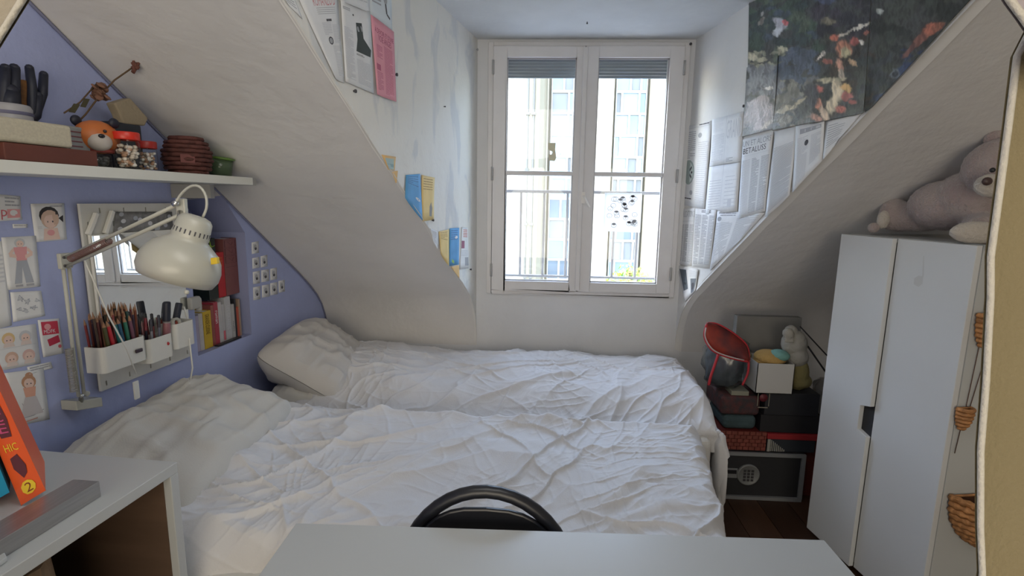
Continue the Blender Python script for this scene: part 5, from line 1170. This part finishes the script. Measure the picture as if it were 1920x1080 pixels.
for k in range(24):
    a = 2*math.pi*k/24; rd = u*math.cos(a)+w_*math.sin(a); tg = ax.cross(rd); c = top+ax*.033+rd*.0355; m = MB(); m.box(c-tg*.0014, tg*.0028, ax*.015, rd*.0016); m.build('vent_slot', INKD, lp)
for k in range(8):
    a = 2*math.pi*k/8; rd = u*math.cos(a)+w_*math.sin(a); tg = ax.cross(rd); c = top+ax*.0020+rd*.013; m = MB(); m.box(c-tg*.0012, tg*.0024, rd*.010+ax*.0022, -ax*.0012); m.build('vent_slot', INKD, lp)
m = MB(); m.ell(top+ax*.105, .028, n=16); m.build('bulb', mat('bulb_white', (.7, .7, .65), .3), lp)
cb = [yat(x, y, 1.12) for x, y in ((326, 388), (338, 366), (356, 350), (374, 350), (386, 368), (387, 390), (380, 408))]
m = MB()
pts_ = []
for i in range(len(cb)-1):
    for t in (0, .33, .66):
        p0_ = cb[max(0, i-1)]; p1_ = cb[i]; p2_ = cb[i+1]; p3_ = cb[min(len(cb)-1, i+2)]
        pts_.append(.5*((2*p1_)+(p2_-p0_)*t+(2*p0_-5*p1_+4*p2_-p3_)*t*t+(3*p1_-p0_-3*p2_+p3_)*t**3))
pts_.append(cb[-1]); m.tube(pts_, .0028, 8); m.build('cable', LAMPW, lp)
m = MB(); q = yat(402, 490, 1.08); m.box(q-V(.006, .004, .007), V(.014, 0, .002), V(0, .01, 0), V(0, 0, .014)); o = m.build('yellow_clip', mat('yellow_clip', (.65, .45, .02), .4), bevel=.001); meta(o, 'small yellow clip on the rim of the lamp shade', 'clip')
m = MB(); m.ell(yat(350, 548, 1.02), .005, n=10); m.build('rim_knob', LAMPW, lp)
pcd = thing('pull_cord', 'thin white cord with a long tag hanging over the pegboard', 'cord', LW(258, 750, .14))
m = MB(); m.tube([LW(150, 470, .12), LW(175, 525, .13), LW(205, 595, .14), LW(238, 655, .14), LW(255, 700, .14)], .0022, 6); m.build('cord', PLASTIC, pcd)
m = MB(); q = LW(251, 750, .138); m.box(q, eL*.018, nL*.006, V(0, 0, .055)); m.build('tag', PLASTIC, pcd, bevel=.002)
m = MB(); m.tube([LW(345, 575, .05), LW(352, 600, .05), LW(356, 645, .1), LW(361, 690, .1), LW(355, 724, .1), LW(353, 735, .09)], .0028, 6); o = m.build('power_cord', PLASTIC); meta(o, 'white power cord dropping behind the near pillow', 'cord')

# ---------------------------------------------------------------- books in the niche
nb0 = .7765
TOPS = []
def nbook(lbl, px0, px1, pytop, off_f, col, depth=.075, deco=None, name='book', m=None, lean=0, z0=nb0, second=None):
    a0 = s_of(LW(px0, 600, off_f)); a1 = s_of(LW(px1, 600, off_f)); zt_ = LW((px0+px1)/2, pytop, off_f).z
    TOPS.append(zt_); b = thing(name, lbl, 'book', lw((a0+a1)/2, z0, off_f)); cov = m or mat('cover_'+col, col, .45, var=.05, vscale=30)
    g_ = .0018; w_ = a1-a0-.0012; mbb = MB()
    mbb.box(lw(a0+.0006, z0, off_f-.0018), eL*w_, nL*.0018, V(0, 0, zt_-z0)); mbb.box(lw(a0+.0006, z0, off_f-depth), eL*g_, nL*(depth-.0018), V(0, 0, zt_-z0)); mbb.box(lw(a1-.0006-g_, z0, off_f-depth), eL*g_, nL*(depth-.0018), V(0, 0, zt_-z0))
    mbb.build('cover', cov, b)
    mbb = MB(); mbb.box(lw(a0+.0006+g_*1.05, z0+.002, off_f-depth+.003), eL*(w_-2.1*g_), nL*(depth-.006), V(0, 0, zt_-z0-.005)); mbb.build('pages', PAPERC, b)
    S_ = type('S', (), {})(); S_.thick = 0; S_.o = b; S_.at = lambda u, v, d=0: lw(a0+.0006+w_*u, zt_-(zt_-z0)*v, off_f+d+.0002)
    if deco: p = Print(S_); deco(p); p.done('spine_print')
def vt(txt, v0, v1, m, u0=.25, u1=.75):
    def f(p):
        vs, fs = text_curve(txt, 1); p.l += .0001; p.mb.add([p.P(u1-(u1-u0)*y*-1-(u1-u0), v0+(v1-v0)*x) if False else p.P(u0+(u1-u0)*y, v1+(v0-v1)*(1-x) if False else v0+(v1-v0)*x) for x, y in vs], fs, p.mi(m))
    return f
F = -.03; Bk = -.112
nbook('thin lilac and white book at left end of niche', 366, 372, 592, F, 'a8a0b4')
nbook('thin white book left of the yellow spine', 372, 380, 588, F, 'b8b4b4', deco=vt('la ligne', .2, .6, INKL))
nbook('yellow book with brown vertical title in the niche', 380.5, 396, 583, F, 'c0a028', deco=vt('GRANDE CUISINE', .08, .62, cm('3a2a14')))
nbook('brown-red slim book right of the yellow one', 396, 402, 572, F, '8a4a44')
nbook('crimson book leaning in the niche row', 402, 410, 566, F, 'a03444', deco=vt('roman', .2, .5, PAPER))
nbook('white book with thin grey title beside the crimson one', 410, 417, 566, F, 'b8b6b6', deco=vt('poesie', .3, .7, GREYP))
nbook('white book with small red foot beside the tall red pair', 417, 422, 570, F, 'b0aeb0', deco=lambda p: p.rect(.1, .7, .9, .95, REDP))
nbook('thick white book under the tall red spine', 422.5, 434, 556, F, 'b4b4b6', deco=vt('LES GRANDS', .2, .75, INKL))
nbook('white book with black title near niche right side', 434.5, 440.5, 570, F, 'acaaa8', deco=vt('MOMO', .5, .8, INKD))
nbook('black-spined slim book near niche right side', 441, 444, 560, F, '2a2a30')
nbook('slim orange-red book at right end of front row', 444, 448.5, 575, F, 'b0523c')
nbook('slim beige book at far right of front row', 448.5, 452, 560, F, 'a08a78')
def dgreen(p):
    c1_ = cm('8fae30'); p.line([(.1, .16), (.45, .1), (.7, .14), (.95, .12)], .05, c1_, .1); p.line([(.3, .2), (.5, .1), (.45, .04)], .05, c1_, .1); p.line([(.5, .1), (.62, .18)], .05, c1_, .1); p.ell(.5, .6, .3, .08, cm('2a4a40'))
UPZ = max(TOPS)+.001; Bk = F-.012
nbook('dark green book with bright green squiggle above the row', 396, 414, 446, Bk, '18221f', deco=dgreen, depth=.07, z0=UPZ)
nbook('bright red book standing on top of the niche row', 414.5, 428, 472, Bk, 'b02028', depth=.07, z0=UPZ, deco=vt('ALBUM', .1, .3, cm('d08030')))
def dbrown(p):
    for v0 in (.03, .17, .31): 
        p.line([(.1, v0), (.9, v0), (.9, v0+.12), (.1, v0+.12), (.1, v0)], .02, cm('4a2226'), .06); p.line([(.3, v0+.02), (.6, v0+.09), (.7, v0+.03)], .02, cm('4a2226'), .08)
    p.line([(.1, .5), (.9, .5)], .02, cm('4a2226'), .1)
nbook('brownish pink book with dark doodled lettering on top', 428.5, 453, 446, Bk, '7a4a48', depth=.07, z0=UPZ, deco=dbrown)
m = MB(); a0 = s_of(LW(408, 640, -.01)); a1 = s_of(LW(452, 640, -.01)); m.box(lw(a0, nb0-.001, -.026), eL*(a1-a0), nL*.02, V(0, 0, .006)); o = m.build('tray', BLACK, bevel=.001); meta(o, 'thin black tray at the front of the niche', 'tray')

# ---------------------------------------------------------------- pile at the right of the beds
PY = 2.36
def xz(px, py, Y=PY): q = yat(px, py, Y); return q.x, q.z
sf = thing('boxed_set', 'black boxed set with grey frame and round keypad on floor', 'box', (1.06, 2.5, 0))
m = MB(); m.bx(.865, 1.255, PY, PY+.3, .001, .238); m.build('body', BLACKM, sf, bevel=.003)
GF = mat('grey_frame', (.22, .23, .24), .45)
m = MB()
for q in ((.865, 1.255, .001, .018), (.865, 1.255, .222, .238), (.865, .88, .018, .222), (1.237, 1.255, .018, .222)): m.bx(q[0], q[1], PY-.012, PY-.0005, q[2], q[3])
m.build('frame', GF, sf, bevel=.001)
x, z = xz(1402, 889); m = MB(); m.lathe((x, PY-.001, z), (0, -1, 0), [(0, .052), (.008, .052), (.012, .047), (.008, .044), (.008, 0)], 30); kp = m.build('keypad', mat('pad_grey', (.2, .21, .21), .4), sf)
m = MB()
for i in range(3):
    for j in range(4): m.bx(x-.024+.0175*i, x-.012+.0175*i, PY-.012, PY-.0092, z-.03+.0155*j, z-.02+.0155*j)
m.build('key', mat('key_dark', (.04, .04, .045), .5), kp)
m = MB(); m.bx(.882, x-.05, PY-.004, PY-.001, z-.02, z+.028); m.build('panel', GF, sf); m = MB(); m.bx(.89, x-.055, PY-.007, PY-.0042, z+.002, z+.02); m.build('slot', BLACK, sf)
RB = mat('dark_red', (.13, .016, .012), .6)
m = MB(); m.bx(1.27, 1.36, PY+.05, PY+.35, .001, .298); m.bx(1.266, 1.269, PY+.06, PY+.34, .1, .2); o = m.build('crate', mat('dark_red_wood', (.09, .014, .01), .6, var=.3, vscale=20, stretch=(1, 1, 10)), bevel=.003); meta(o, 'dark red crate behind the wardrobe foot', 'crate')
# woven red-brown basket box
bb = thing('storage_basket', 'low red-brown woven basket on the boxed set', 'basket', (.95, PY+.1, .239))
m = MB(); x0, x1, y0, y1, z0_, z1_ = .86, 1.075, PY+.01, PY+.25, .2395, .335
m.bx(x0, x1, y0+.004, y1, z0_, z1_-.002); m.build('body', RB, bb)
m = MB()
for r_ in range(5):
    for c_i in range(8):
        xx = x0+.0275*c_i+(.0137 if r_ % 2 else 0); m.bx(xx+.001, min(x1, xx+.026), y0-.002, y0+.004, z0_+.002+.0185*r_, z0_+.0185*(r_+1))
m.build('weave', mat('red_weave', (.20, .05, .035), .7, var=.2, vscale=60), bb, bevel=.002)
# red framed tray with zebra corner
tr_ = thing('flat_box', 'flat box with a red lid rim and striped corner', 'box', (1.2, PY+.1, .239))
m = MB(); m.bx(1.082, 1.30, PY+.012, PY+.24, .2395, .302); m.build('body', mat('navy_card', (.02, .025, .035), .6), tr_, bevel=.002)
m = MB(); m.bx(1.078, 1.315, PY+.006, PY+.245, .302, .328); m.build('lid', mat('red_card', (.30, .02, .025), .5), tr_, bevel=.002)
m = MB(); m.bx(1.082, 1.095, PY+.008, PY+.0115, .24, .30)
for i in range(8): h_ = .055-.0065*i; m.bx(1.098+.0085*i, 1.102+.0085*i, PY+.008, PY+.0115, .2415, .2415+h_)
m.build('stripe', cm('9a9a94'), tr_)
# soft things stacked on left
def softbox(name, lbl, cat, x0, x1, y0, y1, z0, z1, m_, bev=.02, grp=None):
    m = MB(); m.bx(x0, x1, y0, y1, z0, z1); o = m.build(name, m_, bevel=bev, seg=4); meta(o, lbl, cat, grp); return o
softbox('folded_cloth', 'dark teal folded cloth on the red-brown basket', 'cloth', .875, 1.03, PY+.02, PY+.24, .3355, .405, mat('teal_cloth', (.045, .075, .085), .9, bump=.5, bscale=30, var=.2), .025)
fb = softbox('fabric_case', 'dark red patterned fabric case under the plastic bag', 'case', .86, 1.04, PY+.02, PY+.26, .406, .50, mat('red_pattern', (.10, .03, .03), .8, col2=(.03, .03, .035), vscale=35, bump=.3), .02)
m = MB(); m.bx(.905, .985, PY+.03, PY+.12, .5005, .522); o = m.build('small_box', mat('olive_card', (.24, .24, .19), .6), bevel=.002); meta(o, 'small olive-grey box in front of the plastic bag', 'box')
softbox('shoe_box', 'wide black box under the emblem box', 'box', 1.045, 1.33, PY+.02, PY+.27, .3295, .415, mat('black_card', (.012, .012, .016), .6), .004)
eb = softbox('shoe_box', 'black box with a dark red emblem on its end', 'box', 1.055, 1.30, PY+.015, PY+.26, .4155, .525, mat('black_card2', (.014, .015, .02), .6), .004)
x, z = xz(1434, 748); m = MB(); m.lathe((x, PY+.0145, z), (0, -1, 0), [(0, .019), (.001, .019), (.001, 0)], 20); o = m.build('emblem', mat('emblem_red', (.13, .02, .03), .5), eb)
m = MB()
for i in range(-2, 3): m.bx(x-.022, x+.022, PY+.012, PY+.0143, z+.026*i*.9-.002, z+.026*i*.9+.002) if abs(i) > 1 else None
m.bx(x-.027, x-.024, PY+.012, PY+.0143, z-.04, z+.045); m.bx(x+.024, x+.027, PY+.012, PY+.0143, z-.04, z+.045); m.build('emblem_frame', cm('8a8578'), eb)
# white open box with balls of cloth
wb = thing('white_box', 'small open white cardboard box on the black boxes', 'box', (1.1, PY+.1, .526))
WC = mat('white_card', (.48, .48, .47), .7)
bx0, bx1, by0, by1, bz0_, bz1_ = 1.0, 1.165, PY+.0, PY+.17, .526, .668
m = MB()
for q in ((bx0, bx1, by0, by0+.003), (bx0, bx1, by1-.003, by1), (bx0, bx0+.003, by0, by1), (bx1-.003, bx1, by0, by1)): m.bx(*q, bz0_, bz1_)
m.bx(bx0, bx1, by0, by1, bz0_, bz0_+.003); m.build('body', WC, wb)
m = MB(); m.ell((1.085, PY+.08, .675), .07, .075, .035, n=18); m.ell((1.07, PY+.08, .62), .07, .07, .07, n=14); o = m.build('wool_ball', mat('ochre_wool', (.42, .27, .09), .95, bump=.6, bscale=80)); meta(o, 'ochre wool bundle inside the white box', 'yarn')
m = MB(); m.ell((1.115, PY+.055, .694), .045, .05, .026, n=16); o = m.build('wool_ball', mat('mint_wool', (.16, .34, .31), .95, bump=.6, bscale=80)); meta(o, 'mint green wool bundle on top of the white box', 'yarn')
# cardboard panel behind
m = MB(); q = [xz(x, y, 2.56) for x, y in ((1386, 616), (1470, 618), (1474, 660), (1384, 650))]
m.bx(.97, 1.28, 2.575, 2.62, .526, .84); o = m.build('cardboard_box', mat('grey_card', (.17, .17, .165), .8, var=.08), bevel=.003); meta(o, 'grey cardboard box standing behind the white box', 'box')
# yellow cushion & beige plush
m = MB(); c = yat(1490, 705, 2.45); m.ell((1.225, 2.45, .60), .045, .06, .085, n=16); m.ell((1.235, 2.45, .565), .055, .06, .038, n=16); o = m.build('soft_toy', mat('mustard_plush', (.22, .19, .08), .95, bump=.5)); furry(o, .008, .005); meta(o, 'mustard yellow plush at right of the white box', 'soft toy')
m = MB(); hc2 = yat(1478, 625, 2.40); m.ell(hc2+V(.055, .05, -.06), .058, .055, .065, n=16); m.ell(hc2+V(.03, .04, .0), .03, n=14); m.ell(hc2, .026, .025, .026, n=12)
for i in range(4): cap(m, hc2+V(-.012+.010*i, -.005, -.005), hc2+V(-.016+.012*i, -.012, -.038), .007, .006, 3)
m.ell(hc2+V(.07, .04, -.12), .05, .05, .05, n=14)
o = m.build('soft_toy', mat('beige_plush', (.33, .32, .29), .95, bump=.5)); furry(o, .006, .004); meta(o, 'beige plush toy with drooping fingers on top of the pile', 'soft toy')
# translucent plastic bags
BAG = thin_glass('plastic_film', (.72, .76, .78), .25, 1.9)
def bag(mb, c, rx, ry, rz, seed, n=26):
    k = n; vs = []; rr = np.random.RandomState(seed)
    for i in range(k+1):
        th = math.pi*i/k
        for j in range(n):
            a = 2*math.pi*j/n; w_ = 1+.16*float(vn(np.array([th*2.5]), np.array([a*2.2]), seed)[0]-.5)*2+.06*math.sin(j*2.1+i)
            st = max(0, math.sin(th))**.6; ct = math.copysign(abs(math.cos(th))**.8, math.cos(th)); vs.append(Vector(c)+V(rx*st*math.cos(a)*w_, ry*st*math.sin(a)*w_, rz*ct))
    mb.add(vs, [(i*n+j, i*n+(j+1) % n, (i+1)*n+(j+1) % n, (i+1)*n+j) for i in range(k) for j in range(n)], 0, True)
pb = thing('zip_bag', 'clear plastic bag with a red zipped edge and handles', 'bag', (.9, 2.48, .51))
m = MB(); bag(m, (.895, 2.47, .64), .105, .09, .125, 5); m.build('film', BAG, pb)
m = MB(); bag(m, (.89, 2.48, .62), .085, .07, .10, 8); m.build('contents', mat('grey_blue_stuff', (.16, .18, .20), .8, col2=(.07, .08, .09), vscale=14, bump=.4, bscale=30), pb)
RZ = mat('red_piping', (.42, .02, .03), .45); 
zp = [yat(x, y, 2.33) for x, y in ((1325, 608), (1321, 630), (1330, 650), (1345, 662), (1375, 672), (1403, 678))]
z2 = [yat(x, y, 2.36) for x, y in ((1325, 606), (1345, 608), (1375, 625), (1400, 648), (1405, 676))]
def smooth(P_, k=5):
    out = []
    for i in range(len(P_)-1):
        for t in range(k):
            t /= k; p0, p1, p2, p3 = P_[max(0, i-1)], P_[i], P_[i+1], P_[min(len(P_)-1, i+2)]
            out.append(.5*((2*p1)+(p2-p0)*t+(2*p0-5*p1+4*p2-p3)*t*t+(3*p1-p0-3*p2+p3)*t**3))
    return out+[P_[-1]]
m = MB(); m.tube(smooth(zp), .006, 8); m.tube(smooth(z2), .005, 8); m.build('piping', RZ, pb)
m = MB(); m.tube([q+V(0, -.006, .004) for q in smooth(zp)[2:-2]], .0032, 6); m.build('zip', mat('zip_pale', (.5, .42, .42), .5), pb)
m = MB(); A_ = smooth(zp); B_ = smooth(z2); k = 12; vs = []
for i in range(k+1):
    a = A_[int(i*(len(A_)-1)/k)]; b = B_[int(i*(len(B_)-1)/k)]
    for j in range(5): vs.append(a.lerp(b, j/4)+V(0, .012*math.sin(j/4*math.pi)*-1, .01*math.sin(j/4*math.pi)))
m.add(vs, [(i*5+j, i*5+j+1, (i+1)*5+j+1, (i+1)*5+j) for i in range(k) for j in range(4)], 0, True); o = m.build('lid_panel', mat('red_panel', (.30, .035, .02), .5, col2=(.07, .015, .02), vscale=12), pb)
so = o.modifiers.new('t', 'SOLIDIFY'); so.thickness = .003
m = MB(); m.tube(smooth([yat(x, y, 2.335) for x, y in ((1347, 664), (1340, 685), (1333, 705), (1329, 722))]), .006, 6); m.build('handle', RZ, pb)
m = MB(); m.tube(smooth([yat(x, y, 2.34) for x, y in ((1404, 678), (1402, 700), (1392, 722))]), .005, 6); m.build('handle', RZ, pb)
o = MB(); bag(o, (1.36, 2.44, .45), .06, .08, .13, 12); o = o.build('plastic_bag', thin_glass('film_grey', (.62, .62, .62), .4, 2.2)); meta(o, 'crumpled translucent bag beside the wardrobe', 'bag')
m = MB(); m.bx(1.315, 1.42, 2.36, 2.62, .0, .31); o = m.build('storage_tub', mat('dark_tub', (.05, .035, .035), .6), bevel=.006)
bpy.data.objects.remove(o)
m = MB(); m.tube([yat(1488, 615, 2.45), yat(1515, 650, 2.45), yat(1550, 700, 2.4)], .004, 6); m.tube([yat(1500, 612, 2.46), yat(1552, 668, 2.42)], .003, 6); o = m.build('thin_rod', BLACKM); meta(o, 'thin dark rods leaning between pile and wardrobe', 'rod')
